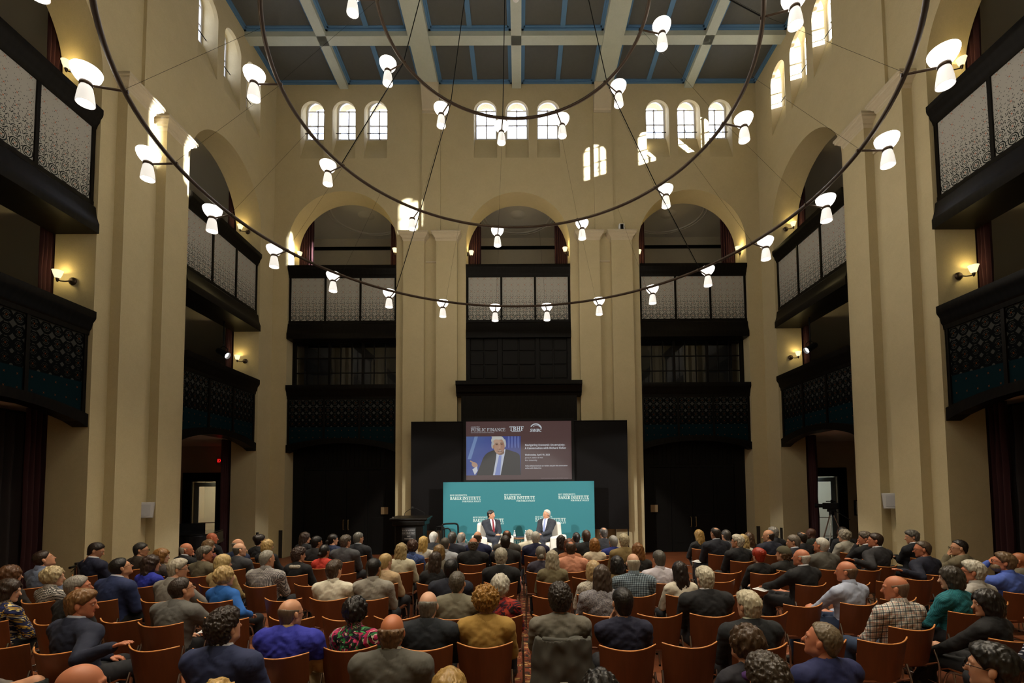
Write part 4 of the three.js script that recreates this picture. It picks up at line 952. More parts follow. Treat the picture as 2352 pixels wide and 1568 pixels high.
// ---- hair by style, in the head's own axes
const hairCache = new Map();
function hairGeo(style, cell) {
  const key = style + cell;
  if (hairCache.has(key)) return hairCache.get(key);
  const skull = (x, y, z, t) => smin(ell(x, y, z, 0, 0.032, 0.012, 0.074 + t, 0.09 + t, 0.096 + t), ell(x, y, z, 0, -0.045, 0.036, 0.053 + t, 0.075 + t, 0.05 + t), 0.035);
  const line = (x, y, z, o) => -(z + 0.85 * y + 0.012 + o - 0.25 * Math.max(0, Math.abs(x) - 0.05)) / 1.31;      // hairline from the forehead to behind the ear
  const nape = (y, b) => -(y - b);
  const ears = (x, y, z) => -ell(Math.abs(x), y, z, 0.088, -0.01, 0.006, 0.034, 0.036, 0.026);
  const face = (x, y, z, w = 0.062) => -ell(x, y, z, 0, -0.055, -0.1, w, 0.115, 0.1);                             // room for the face in longer hair
  const wave = (x, y, z, s, a) => a * n3(x * s, y * s * 0.6, z * s);
  const strand = (x, y, z, a) => a * Math.sin(Math.atan2(x, z) * 38 + 3 * n3(x * 18, y * 9, z * 18));
  let lo = [-0.16, -0.16, -0.15], hi = [0.16, 0.19, 0.19];
  const F = {
    short: (x, y, z) => smax(smax(skull(x, y, z, 0.015) - wave(x, y, z, 55, 0.003) - strand(x, y, z, 0.0008), line(x, y, z, 0.008), 0.024), Math.max(ears(x, y, z), nape(y, -0.1)), 0.016),
    crop: (x, y, z) => smax(smax(skull(x, y, z, 0.008), line(x, y, z, 0.0), 0.014), Math.max(ears(x, y, z), nape(y, -0.08)), 0.016),
    full: (x, y, z) => smax(smax(smin(skull(x, y, z, 0.018), ell(x, y, z, 0, 0.075, -0.02, 0.074, 0.058, 0.085), 0.03) - wave(x, y, z, 30, 0.006) - strand(x, y, z, 0.0015), line(x, y, z, 0.018), 0.026), Math.max(ears(x, y, z), nape(y, -0.105)), 0.016),
    recede: (x, y, z) => smax(smax(skull(x, y, z, 0.013) - wave(x, y, z, 50, 0.004) - strand(x, y, z, 0.001), line(x, y, z, -0.028 + 0.45 * Math.max(0, 0.045 - Math.abs(x))), 0.024), Math.max(ears(x, y, z), nape(y, -0.09)), 0.016),
    fringe: (x, y, z) => Math.max(smax(smax(skull(x, y, z, 0.012) - wave(x, y, z, 45, 0.003), line(x, y, z, 0.0), 0.01), y - 0.042 - 0.22 * z, 0.035), ears(x, y, z), nape(y, -0.095)),
    fringewild: (x, y, z) => Math.max(smax(smax(skull(x, y, z, 0.024) - wave(x, y, z, 32, 0.013), line(x, y, z, 0.0), 0.01), y - 0.045 - 0.22 * z, 0.03), ears(x, y, z), nape(y, -0.1)),
    fringelow: (x, y, z) => Math.max(smax(smax(skull(x, y, z, 0.02) - wave(x, y, z, 36, 0.009), line(x, y, z, 0.0), 0.01), y - 0.032 - 0.16 * z, 0.03), ears(x, y, z), nape(y, -0.1)),
    stubble: (x, y, z) => Math.max(smax(smax(skull(x, y, z, 0.0045), line(x, y, z, 0.0), 0.006), y - 0.046 - 0.2 * z, 0.02), ears(x, y, z), nape(y, -0.085)),
    spot: (x, y, z) => smax(smax(smax(skull(x, y, z, 0.013) - wave(x, y, z, 50, 0.004), line(x, y, z, -0.02), 0.012), -ell(x, y, z, 0, 0.125, 0.045, 0.042, 0.05, 0.05), 0.016), Math.max(ears(x, y, z), nape(y, -0.085)), 0.016),
    curly: (x, y, z) => Math.max(smax(ell(x, y, z, 0, 0.035, 0.025, 0.122, 0.125, 0.13) - wave(x, y, z, 26, 0.018) - wave(x, y, z, 60, 0.011), face(x, y, z), 0.015), nape(y, -0.13)),
    curlyshort: (x, y, z) => smax(smax(smin(skull(x, y, z, 0.03), ell(x, y, z, 0, 0.085, -0.02, 0.082, 0.06, 0.09), 0.03) - wave(x, y, z, 45, 0.01), line(x, y, z, 0.015), 0.026), Math.max(ears(x, y, z), nape(y, -0.09)), 0.016),
    puffy: (x, y, z) => Math.max(smax(ell(x, y, z, 0, 0.03, 0.022, 0.106, 0.122, 0.124) - wave(x, y, z, 24, 0.012) - strand(x, y, z, 0.002), face(x, y, z), 0.015), nape(y, -0.115)),
    bob: (x, y, z) => Math.max(smax(smin(skull(x, y, z, 0.024), ell(x, y, z, 0, -0.055, 0.03, 0.1, 0.11, 0.092), 0.05) - wave(x, y, z, 22, 0.006) - strand(x, y, z, 0.002), face(x, y, z), 0.015), nape(y, -0.14)),
    shoulder: (x, y, z) => Math.max(smax(smin(smin(skull(x, y, z, 0.024), ell(x, y, z, 0, -0.06, 0.035, 0.098, 0.12, 0.085), 0.05), ell(x, y, z, 0, -0.14, 0.06, 0.105, 0.1, 0.06), 0.05) - wave(x, y, z, 20, 0.008) - strand(x, y, z, 0.002), face(x, y, z), 0.015), nape(y, -0.225)),
    long: (x, y, z) => smax(smin(smin(skull(x, y, z, 0.02), ell(x, y, z, 0, -0.07, 0.045, 0.092, 0.14, 0.075), 0.05), ell(x, y, z, 0, -0.21, 0.095, 0.098, 0.19, 0.04), 0.05) - wave(x, y, z, 18, 0.006) - strand(x, y, z, 0.0025), face(x, y, z), 0.015),
    bun: (x, y, z) => Math.min(Math.max(smax(skull(x, y, z, 0.012) - strand(x, y, z, 0.001), line(x, y, z, 0.015), 0.01), nape(y, -0.085)), ell(x, y, z, 0, -0.035, 0.125, 0.042, 0.04, 0.034) - wave(x, y, z, 50, 0.005)),
    updo: (x, y, z) => smin(Math.max(smax(skull(x, y, z, 0.02) - strand(x, y, z, 0.0015), line(x, y, z, 0.015), 0.01), nape(y, -0.09)), ell(x, y, z, 0, 0.06, 0.1, 0.06, 0.06, 0.05) - wave(x, y, z, 40, 0.008), 0.03),
    pony: (x, y, z) => smin(Math.max(smax(skull(x, y, z, 0.014) - strand(x, y, z, 0.001), line(x, y, z, 0.015), 0.01), nape(y, -0.085)), smin(ell(x, y, z, 0, -0.03, 0.13, 0.035, 0.04, 0.035), ell(x, y, z, 0, -0.13, 0.135, 0.038, 0.11, 0.03) - wave(x, y, z, 30, 0.005), 0.03), 0.02),
    cap: (x, y, z) => Math.min(Math.max(skull(x, y, z, 0.022), -(y - 0.035 + 0.12 * z)), Math.max(ell(x, y, z, 0, 0.032, -0.1, 0.075, 0.012, 0.075), 0)),
  };
  if (style === 'long') lo = [-0.16, -0.43, -0.15];
  if (style === 'shoulder' || style === 'pony') lo = [-0.16, -0.27, -0.15];
  const g = uvRound(net(F[style], lo, hi, cell), 1.6);
  hairCache.set(key, g);
  return g;
}
// ---- a hand with palm and five fingers, wrist at the origin, reaching to -z, palm down; side +1 has its thumb at -x
const handCache = new Map();
function handGeo(side, cell, curl = 0.5) {
  const key = side + '/' + cell + '/' + curl;
  if (handCache.has(key)) return handCache.get(key);
  const bones = [];
  const roots = [-0.03, -0.01, 0.011, 0.03], lens = [0.068, 0.076, 0.071, 0.056];
  roots.forEach((rx, i) => {
    let a = V3(rx, 0, -0.088), ang = 0.15 + curl * 0.4, sp = rx * 0.9;
    bones.push([V3(rx * 0.55, 0, -0.015), a, 0.0145, 0.0115]);
    for (const [k, fr] of [[0, 0.45], [1, 0.32], [2, 0.23]]) {
      const l = lens[i] * fr, b = V3(a.x + sp * l * 3, a.y - Math.sin(ang) * l, a.z - Math.cos(ang) * l);
      bones.push([a, b, 0.0092 - k * 0.0008, 0.0084 - k * 0.0008]);
      a = b; ang += curl * 0.75;
    }
  });
  const t0 = V3(-side * 0.026, -0.006, -0.03), t1 = V3(-side * 0.05, -0.016, -0.06), t2 = V3(-side * 0.052, -0.022, -0.09);
  bones.push([V3(0, 0, 0.015), V3(0, 0, -0.03), 0.024, 0.02], [t0, t1, 0.013, 0.0105], [t1, t2, 0.0105, 0.0085]);
  const g = net((x, y, z) => { let d = 1; for (const [a, b, ra, rb] of bones) d = smin(d, cap(x, y * 1.12, z, a, b, ra, rb), 0.009); return d; }, [-0.085, -0.13, -0.2], [0.085, 0.04, 0.05], cell);
  handCache.set(key, withColor(g));
  return g;
}
function ik(S, Wr, l1, l2, pole) {
  const d = Math.min(S.distanceTo(Wr), (l1 + l2) * 0.995), dir = Wr.clone().sub(S).normalize(), a = (l1 * l1 - l2 * l2 + d * d) / (2 * d), h = Math.sqrt(Math.max(l1 * l1 - a * a, 0));
  const p = pole.clone().addScaledVector(dir, -pole.dot(dir)).normalize();
  return S.clone().addScaledVector(dir, a).addScaledVector(p, h);
}
// ---- seated bodies; a pose is { lean, sway, twist, armL, armR, legs, w }
const bodyCache = new Map();
function bodyGeo(o, near) {
  const key = JSON.stringify(o) + near;
  if (bodyCache.has(key)) return bodyCache.get(key);
  const w = o.w || 1, lean = o.lean ?? -0.05, sway = o.sway || 0, up = V(Math.sin(sway), Math.cos(lean) * Math.cos(sway), -Math.sin(lean)).normalize();
  const H = V(0, 0.545, 0.03), on = (t, x = 0, z = 0) => H.clone().addScaledVector(up, t).add(V(x, 0, z));
  const female = o.sex === 'f', sh = (female ? 0.163 : 0.196) * w, neck0 = on(0.45, 0, 0.01), neck1 = on(0.55, 0, -0.015), neckC = on(0.492, 0, 0.004), headC = on(0.628, 0, -0.045);
  const hand = [], arms = [];
  for (const s of [-1, 1]) {
    const S = on(0.405, s * sh, 0.0), mode = s < 0 ? o.armL || 'lap' : o.armR || 'lap';
    const T = { lap: V(s * 0.09, 0.625, -0.27), knee: V(s * 0.15, 0.6, -0.4), chin: headC.clone().add(V(s * 0.05, -0.14, -0.13)), cross: V(-s * 0.12, 0.8, -0.2), back: V(s * 0.6, 0.9, 0.13), side: V(s * 0.28, 0.66, -0.12), fwd: V(s * 0.2, 0.72, -0.42), clasp: V(s * 0.035, 0.66, -0.3), brow: headC.clone().add(V(s * 0.05, -0.02, -0.14)) }[mode];
    const pole = { back: V(s * 0.2, -0.4, 0.5), chin: V(s * 0.6, -1, 0.1), brow: V(s * 0.7, -1, 0), cross: V(s, -0.8, 0) }[mode] || V(s * 0.9, -0.6, 0.7);
    const E = ik(S, T, 0.285, 0.255, pole), Wr = E.clone().add(T.clone().sub(E).setLength(0.255));
    arms.push([S, E, Wr]); hand.push([E, Wr, s, mode]);
  }
  const legs = [], feet = [];
  for (const s of [-1, 1]) {
    const hip = V(s * 0.09 * w, 0.535, 0.0); let K = V(s * 0.13, 0.52, -0.43), A = V(s * 0.13, 0.1, -0.42), toe = V(s * 0.15, 0.05, -0.6);
    if (o.legs === 'cross' + (s < 0 ? 'L' : 'R')) { K = V(-s * 0.02, 0.64, -0.41); A = V(-s * 0.2, 0.3, -0.5); toe = V(-s * 0.24, 0.22, -0.64); }
    if (o.legs === 'wide') { K.x = s * 0.24; A.x = s * 0.22; toe.x = s * 0.27; }
    if (o.legs === 'sideL') { K.x -= 0.16; A.x -= 0.24; toe.x -= 0.36; if (s > 0) { K = V(-0.1, 0.66, -0.4); A = V(-0.42, 0.42, -0.36); toe = V(-0.55, 0.4, -0.46); } }
    legs.push([hip, K, A]); feet.push([A, toe]);
  }
  const torso = (x, y, z) => {
    // into the spine's own axes
    const px = x - H.x, py = y - H.y, pz = z - H.z, t = px * up.x + py * up.y + pz * up.z, lx = px - up.x * t, lz = pz - up.z * t, bw = 1 + (w - 1) * 1.6;
    let d = ell(lx, t, lz, 0, 0.0, -0.02, 0.165 * w, 0.11, 0.125 * w);
    d = smin(d, ell(lx, t, lz, 0, 0.15, -0.015, (female ? 0.125 : 0.142) * bw, 0.16, 0.108 * bw), 0.07);
    d = smin(d, ell(lx, t, lz, 0, 0.31, 0.0, (female ? 0.15 : 0.18) * w, 0.175, 0.118 * w), 0.07);
    if (female) d = smin(d, ell(Math.abs(lx), t, lz, 0.07, 0.27, -0.1, 0.06, 0.06, 0.05), 0.04);
    d = smin(d, cap(Math.abs(lx), t, lz, V3(0, 0.415, 0.005), V3(sh - 0.02, 0.4, 0.0), 0.07 * w, 0.058 * w), 0.05);
    return smin(d, cap(Math.abs(lx), t, lz, V3(0.0, 0.472, 0.012), V3(sh * 0.78, 0.424, 0.008), 0.05, 0.05), 0.045);
  };
  const armSDF = (x, y, z, e, stop) => {
    let d = 1;
    for (const [S, E, Wr] of arms) {
      const q = stop < 1 ? S.clone().lerp(E, stop) : E;
      d = Math.min(d, cap(x, y, z, S, q, 0.059 * w + e, (stop < 1 ? 0.055 : 0.046) * w + e));
      if (stop > 1) d = smin(d, cap(x, y, z, E, Wr, 0.043 * w + e, 0.029 + e * 1.1), 0.02);
    }
    return d;
  };
  const legSDF = (x, y, z, e) => { let d = 1; for (const [h, K, A] of legs) d = smin(d, smin(cap(x, y, z, h, K, 0.088 * w + e, 0.06 + e), cap(x, y, z, K, A, 0.058 + e, 0.04 + e), 0.03), 0.02); return d; };
  const lo = [-0.46, 0.0, -0.75], hi = [0.46, 1.2, 0.3];
  for (const [S, E, Wr] of arms) for (const p of [E, Wr]) { lo[0] = Math.min(lo[0], p.x - 0.12); hi[0] = Math.max(hi[0], p.x + 0.12); hi[2] = Math.max(hi[2], p.z + 0.12); hi[1] = Math.max(hi[1], p.y + 0.12); lo[2] = Math.min(lo[2], p.z - 0.12); }
  for (const [A, t] of feet) { lo[0] = Math.min(lo[0], t.x - 0.1); lo[2] = Math.min(lo[2], t.z - 0.1); }
  const bodyCell = near ? 0.026 : 0.036;
  const neckSDF = (x, y, z) => cap(x, y, z, neck0, neck1, 0.06, 0.054);
  const skin = withColor(net((x, y, z) => { let d = smin(torso(x, y, z), armSDF(x, y, z, -0.003, 2), 0.03); d = smin(d, neckSDF(x, y, z), 0.03); d = smin(d, legSDF(x, y, z, -0.004), 0.04); for (const [A, t] of feet) d = smin(d, cap(x, y, z, A, t, 0.036, 0.026), 0.02); return d; }, lo, hi, bodyCell));
  const hands = hand.map(([E, Wr, s, mode]) => {
    const g = handGeo(s, near ? 0.0065 : 0.0095, mode === 'chin' || mode === 'brow' ? 0.9 : mode === 'back' ? 0.35 : 0.55).clone(), dir = Wr.clone().sub(E).normalize();
    const side = V(0, 1, 0).cross(dir.clone().negate()).normalize(), yv = dir.clone().negate().cross(side).normalize();
    if (side.lengthSq() < 0.5) side.set(1, 0, 0);
    g.applyMatrix4(new THREE.Matrix4().makeBasis(side, yv, dir.clone().negate()).setPosition(Wr)); return g;
  });
  const inflate = { drape: 0.03, jacket: 0.02, shirt: 0.011, knit: 0.014, tee: 0.011 }[o.top] ?? 0.012, stop = o.top === 'tee' ? 0.75 : o.top === 'drape' ? 0.5 : 2, fold = o.top === 'jacket' ? 0.0045 : 0.0065;
  const holeA = on(o.hood ? 0.6 : 0.565, 0, -0.012), holeB = on(0.75, 0, -0.02);
  const topF = (x, y, z) => {
    let d = smin(torso(x, y, z) - inflate, armSDF(x, y, z, inflate * 0.8, stop), 0.035);
    if (o.top === 'jacket') { for (const [S] of arms) d = smin(d, cap(x, y, z, S, V(S.x * 0.7, S.y + 0.015, S.z), 0.07, 0.06), 0.03); }
    d = smin(d, cap(x, y, z, neck0.clone().addScaledVector(up, -0.03), neck0.clone().addScaledVector(up, 0.04), 0.066, 0.062 + inflate * 0.25), 0.03);
    if (o.hood) d = smin(d, ell(x, y, z, neck0.x, neck0.y - 0.005, neck0.z + 0.045, 0.125, 0.045, 0.07), 0.03);
    if (Math.abs(d) < 0.05) d -= fold * (n3(x * 7 + 3, y * 13 + 1.7 * Math.abs(x) * 6, z * 7) + 0.6 * n3(x * 15, y * 22, z * 12));
    d = Math.max(d, (o.top === 'jacket' ? 0.47 : o.top === 'drape' ? 0.76 + 0.1 * Math.sin(x * 9) * 0.3 : 0.5) - y + Math.min(0, z + 0.1) * 0.6);
    return Math.max(d, -cap(x, y, z, holeA, holeB, 0.068, 0.09));
  };
  const lo2 = [lo[0], 0.42, lo[2] + 0.15], hi2 = hi;
  const top = uvFlat(net(topF, lo2, hi2, near ? 0.0155 : 0.022));
  const pants = uvFlat(net((x, y, z) => { let d = smin(legSDF(x, y, z, 0.012), torso(x, y, z) - 0.008, 0.04); d -= Math.abs(d) < 0.05 ? 0.004 * n3(x * 11, y * 9, z * 14) : 0; d = Math.max(d, y - 0.66); for (const [A] of feet) d = Math.max(d, -(Math.hypot(x - A.x, y - A.y + 0.06, z - A.z) - 0.05)); return d; }, [lo[0], 0.02, lo[2]], [hi[0] > 0.5 ? 0.46 : hi[0], 0.78, 0.3], near ? 0.024 : 0.034));
  const shoes = feet.map(([A, t]) => net((x, y, z) => { let d = 1; { const b = V(t.x, t.y - 0.012, t.z); d = Math.min(d, Math.max(smin(cap(x, y, z, V(A.x, A.y - 0.045, A.z + 0.02), b, 0.05, 0.04), cap(x, y, z, A, V(A.x, A.y - 0.03, A.z), 0.046, 0.05), 0.03), -(y - Math.min(A.y - 0.095, t.y - 0.048)))); } return d; }, [Math.min(A.x, t.x) - 0.09, Math.max(-0.02, Math.min(A.y, t.y) - 0.13), Math.min(A.z, t.z) - 0.09], [Math.max(A.x, t.x) + 0.09, Math.max(A.y, t.y) + 0.09, Math.max(A.z, t.z) + 0.11], near ? 0.018 : 0.026));
  const r = { skin, hands, top, pants, shoes, headC, neck0, neckC, up };
  bodyCache.set(key, r);
  return r;
}
function mergeColored(list) {
  let n = 0, m = 0;
  for (const g of list) { n += g.attributes.position.count; m += g.index.count; }
  const out = new THREE.BufferGeometry(), P = new Float32Array(n * 3), N = new Float32Array(n * 3), K = new Float32Array(n * 3), I = new Uint32Array(m);
  let a = 0, b = 0;
  for (const g of list) { P.set(g.attributes.position.array, a * 3); N.set(g.attributes.normal.array, a * 3); K.set(g.attributes.color.array, a * 3); for (let i = 0; i < g.index.count; i++) I[b + i] = g.index.array[i] + a; a += g.attributes.position.count; b += g.index.count; }
  out.setAttribute('position', new THREE.BufferAttribute(P, 3)); out.setAttribute('normal', new THREE.BufferAttribute(N, 3)); out.setAttribute('color', new THREE.BufferAttribute(K, 3)); out.setIndex(new THREE.BufferAttribute(I, 1));
  return out;
}
// ---- clothing prints
const print = (w, draw, s) => { const t = canvasTex(w, w, draw); t.wrapS = t.wrapT = THREE.RepeatWrapping; t.repeat.set(s, s); return t; };
const PRINT = {
  gingham: print(64, (c) => { c.fillStyle = '#d8d4cc'; c.fillRect(0, 0, 64, 64); c.fillStyle = 'rgba(40,36,44,.6)'; c.fillRect(0, 0, 32, 64); c.fillRect(0, 0, 64, 32); }, 60),
  zebra: print(256, (c) => { c.fillStyle = '#cfcac0'; c.fillRect(0, 0, 256, 256); c.strokeStyle = '#151414'; c.lineWidth = 8; for (let i = 0; i < 20; i++) { c.beginPath(); for (let x = -10; x <= 266; x += 12) c.lineTo(x, i * 13 + 9 * Math.sin(x * 0.05 + i * 1.3) + 5 * Math.sin(x * 0.13 + i)); c.stroke(); } }, 6),
  yellowblue: print(256, (c) => { c.fillStyle = '#1b2147'; c.fillRect(0, 0, 256, 256); const k = ['#c9a52c', '#e2d9b0', '#20306e', '#0e1020', '#b88f1e']; for (let i = 0; i < 170; i++) { c.save(); c.translate(rnd() * 256, rnd() * 256); c.rotate(rr(-0.5, 0.5)); c.fillStyle = k[i % 5]; c.beginPath(); c.ellipse(0, 0, rr(6, 24), rr(3, 7), 0, 0, 6.3); c.fill(); c.restore(); } }, 5),
  tropical: print(512, (c) => { c.fillStyle = '#141013'; c.fillRect(0, 0, 512, 512); const k = ['#2f8a45', '#9a2148', '#1e5a34', '#c83a6c', '#3f1d58', '#d7c9b4', '#54b06a']; for (let i = 0; i < 240; i++) { c.save(); c.translate(rnd() * 512, rnd() * 512); c.rotate(rnd() * 6); c.fillStyle = k[i % 7]; c.beginPath(); c.ellipse(0, 0, rr(10, 46), rr(5, 16), 0, 0, 6.3); c.fill(); c.restore(); } c.strokeStyle = '#c02a60'; c.lineWidth = 26; c.strokeRect(300, -20, 90, 560); c.strokeStyle = '#e9dfc8'; c.lineWidth = 6; c.strokeRect(322, -20, 46, 560); }, 2.6),
  plaid: print(128, (c) => { c.fillStyle = '#cfc9bd'; c.fillRect(0, 0, 128, 128); c.fillStyle = 'rgba(40,52,60,.6)'; c.fillRect(0, 0, 26, 128); c.fillRect(0, 0, 128, 26); c.fillStyle = 'rgba(150,60,40,.7)'; c.fillRect(64, 0, 8, 128); c.fillRect(0, 64, 128, 8); c.fillStyle = 'rgba(40,52,60,.5)'; c.fillRect(92, 0, 10, 128); c.fillRect(0, 92, 128, 10); }, 17),
  check: print(64, (c) => { c.fillStyle = '#6c7f8c'; c.fillRect(0, 0, 64, 64); c.fillStyle = 'rgba(20,28,36,.55)'; c.fillRect(0, 0, 20, 64); c.fillRect(0, 0, 64, 20); c.fillStyle = 'rgba(220,225,225,.35)'; c.fillRect(40, 0, 8, 64); c.fillRect(0, 40, 64, 8); }, 36),
  speckle: print(256, (c) => { c.fillStyle = '#6f6c72'; c.fillRect(0, 0, 256, 256); const k = ['#3b3942', '#a29fa0', '#53505c', '#c2bdb6']; for (let i = 0; i < 2200; i++) { c.fillStyle = k[i % 4]; c.fillRect(rnd() * 256, rnd() * 256, rr(2, 7), rr(2, 5)); } }, 5),
  finegrey: print(128, (c) => { c.fillStyle = '#a09b90'; c.fillRect(0, 0, 128, 128); c.fillStyle = '#59564f'; for (let y = 0; y < 16; y++) for (let x = 0; x < 16; x++) c.fillRect(x * 8 + (y % 2) * 4, y * 8, 4, 4); }, 16),
  dots: print(128, (c) => { c.fillStyle = '#d8d3c6'; c.fillRect(0, 0, 128, 128); c.fillStyle = '#16161a'; for (let y = 0; y < 4; y++) for (let x = 0; x < 4; x++) { c.beginPath(); c.arc(x * 32 + 8 + (y % 2) * 16, y * 32 + 16, 9, 0, 6.3); c.fill(); } }, 14),
  navydots: print(128, (c) => { c.fillStyle = '#10142a'; c.fillRect(0, 0, 128, 128); c.fillStyle = '#d8d8e0'; for (let y = 0; y < 4; y++) for (let x = 0; x < 4; x++) { c.beginPath(); c.arc(x * 32 + 8 + (y % 2) * 16, y * 32 + 16, 6, 0, 6.3); c.fill(); } }, 10),
  blueprint: print(256, (c) => { c.fillStyle = '#3a4f86'; c.fillRect(0, 0, 256, 256); const k = ['#1b2547', '#6d82b4', '#24345f']; for (let i = 0; i < 500; i++) { c.fillStyle = k[i % 3]; c.beginPath(); c.ellipse(rnd() * 256, rnd() * 256, rr(2, 8), rr(2, 5), 1, 0, 6.3); c.fill(); } }, 6),
  redblack: print(256, (c) => { c.fillStyle = '#8e1f1c'; c.fillRect(0, 0, 256, 256); const k = ['#241214', '#5d1420', '#b3402a', '#3a1830']; for (let i = 0; i < 180; i++) { c.save(); c.translate(rnd() * 256, rnd() * 256); c.rotate(rnd() * 6); c.fillStyle = k[i % 4]; c.beginPath(); c.ellipse(0, 0, rr(8, 34), rr(3, 12), 0, 0, 6.3); c.fill(); c.restore(); } }, 2.5),
  palefloral: print(256, (c) => { c.fillStyle = '#b9b2a2'; c.fillRect(0, 0, 256, 256); const k = ['#7d7a70', '#dcd7c8', '#5f5d58']; for (let i = 0; i < 300; i++) { c.fillStyle = k[i % 3]; c.beginPath(); c.ellipse(rnd() * 256, rnd() * 256, rr(3, 12), rr(2, 6), rnd() * 3, 0, 6.3); c.fill(); } }, 5),
  tealknit: print(256, (c) => { c.fillStyle = '#1a6f78'; c.fillRect(0, 0, 256, 256); c.strokeStyle = '#0f4a52'; c.lineWidth = 5; for (let i = 0; i < 9; i++) { c.beginPath(); c.arc(128, 128, 14 + i * 17, 0, 6.3); c.stroke(); } }, 4),
};
const shoeMat = std(lin(0.012, 0.01, 0.009), 0.35);
const matCache = new Map();
const cached = (k, fn) => { if (!matCache.has(k)) matCache.set(k, fn()); return matCache.get(k); };
const skinMat = (c) => cached('skin' + c, () => std(new THREE.Color(c), 0.5, { vertexColors: true }));
const hairMat = (c) => cached('hair' + c, () => std(new THREE.Color(c), 0.42, { map: streakTex }));
const clothMat = (c) => cached('cloth' + c, () => PRINT[c] ? std(lin(1, 1, 1), 0.85, { map: PRINT[c] }) : std(new THREE.Color(c), 0.85, { bumpMap: rep(fabricBump, 10, 10), bumpScale: 0.0008 }));
const collarG = lathe([[0.056, -0.02], [0.076, -0.02], [0.072, 0.02], [0.066, 0.05], [0.06, 0.052], [0.058, 0.0]], 20).rotateX(-0.3);
const jcollarG = lathe([[0.066, -0.11], [0.086, -0.09], [0.092, -0.05], [0.088, -0.01], [0.08, 0.022], [0.074, 0.034], [0.068, 0.03], [0.066, -0.02]], 20).rotateX(-0.3);
const eyeW = new THREE.SphereGeometry(0.0108, 10, 8), eyeI = new THREE.SphereGeometry(0.0062, 8, 6);
const eyeGeo = (() => { const l = []; for (const s of [-1, 1]) { const a = eyeW.clone(); a.translate(s * 0.031, 0.001, -0.0768); withColor(a, () => [0.75, 0.72, 0.68]); const b = eyeI.clone(); b.translate(s * 0.031, 0.001, -0.0832); withColor(b, () => [0.05, 0.035, 0.025]); l.push(a, b); } return mergeColored(l); })();
const eyeMat = std(lin(1, 1, 1), 0.25, { vertexColors: true });
const glassesGeo = (() => { const l = []; for (const s of [-1, 1]) { const t = new THREE.TorusGeometry(0.021, 0.0022, 6, 16); t.scale(1.1, 0.85, 1); t.translate(s * 0.033, 0.0, -0.108); l.push(t, cyl(V(s * 0.055, 0.004, -0.106), V(s * 0.081, 0.006, 0.0), 0.002, 0.002, 5), cyl(V(s * 0.081, 0.006, 0), V(s * 0.08, -0.012, 0.02), 0.002, 0.002, 5)); } l.push(cyl(V(-0.012, 0.004, -0.11), V(0.012, 0.004, -0.11), 0.002, 0.002, 5)); return merge(l); })();
const bowG = lathe([[0, 0], [0.012, 0], [0.012, 0.01], [0, 0.01]], 8);
function person(spec) {
  const { x, z, h = 1.3, y = 0, turn = 0, yaw = 0, pitch = 0, roll = 0, sex = 'm', hair = 'short', hairColor = '#2a1d14', skin = '#c08a6a', top = 'jacket', color = '#15161c', pants = '#14151a', shirt, lean, sway, armL, armR, legs, w, glasses, label, group, hood, beard } = spec;
  const near = z < 5.4 || spec.fine, o = thing('person', label, 'person', [x, y, -z], -THREE.MathUtils.degToRad(turn), group);
  const s = THREE.MathUtils.clamp((h - 0.135) / 1.172, 0.86, 1.06);
  o.scale.setScalar(s);
  const b = bodyGeo({ sex, top, lean, sway, armL, armR, legs, w, hood }, !!near);
  const q = new THREE.Matrix4().makeRotationFromEuler(new THREE.Euler(THREE.MathUtils.degToRad(-pitch), THREE.MathUtils.degToRad(-yaw), THREE.MathUtils.degToRad(roll), 'YXZ'));
  const hs = (sex === 'f' ? 0.93 : 0.98) / s * 1.0, hm = new THREE.Matrix4().makeTranslation(b.headC.x, b.headC.y, b.headC.z).multiply(q).multiply(new THREE.Matrix4().makeScale(hs, hs, hs));
  const head = headGeo(sex, near ? 0.0078 : 0.0115).clone().applyMatrix4(hm);
  mk('body', mergeColored([b.skin, head, ...b.hands]), skinMat(skin), o);
  const put = (name, g, m) => { const k = mk(name, g, m, o); k.applyMatrix4(hm); return k; };
  if (hair !== 'bald') put(hair === 'cap' ? 'cap' : 'hair', hairGeo(hair, near ? 0.0078 : 0.0105), hair === 'cap' ? clothMat(hairColor) : hairMat(hairColor));
  if (hair === 'cap') put('hair', hairGeo('fringewild', 0.0105), hairMat('#6b5236'));
  if (beard) put('beard', cached('beard', () => uvRound(net((x, y, z) => Math.max(ell(x, y, z, 0, -0.07, -0.045, 0.068, 0.06, 0.062), -ell(x, y, z, 0, -0.02, -0.11, 0.05, 0.032, 0.06), y + 0.03), [-0.09, -0.15, -0.13], [0.09, 0, 0.05], 0.008))), hairMat(beard));
  put('eyes', eyeGeo, eyeMat);
  if (glasses) put('glasses', glassesGeo, M.black);
  mk({ jacket: 'jacket', shirt: 'shirt', knit: 'sweater', tee: 'tee_shirt' }[top], b.top, clothMat(color), o);
  const cm = new THREE.Matrix4().makeTranslation(b.neckC.x, b.neckC.y, b.neckC.z).multiply(new THREE.Matrix4().makeRotationFromQuaternion(new THREE.Quaternion().setFromUnitVectors(V(0, 1, 0), b.up)));
  if (shirt || top === 'shirt') { const c = mk('shirt_collar', collarG, clothMat(shirt || color), o); c.applyMatrix4(cm); }
  if (top === 'jacket') { const c = mk('jacket_collar', jcollarG, clothMat(color), o); c.applyMatrix4(cm); }
  if (spec.drape) mk('draped_sweater', bodyGeo({ sex, top: 'drape', lean, sway, armL, armR, legs, w, hood: 1 }, !!near).top, clothMat(spec.drape), o);
  mk('trousers', b.pants, clothMat(pants), o);
  for (const g of b.shoes) mk('shoe', g, shoeMat, o);
  return { o, b };
}
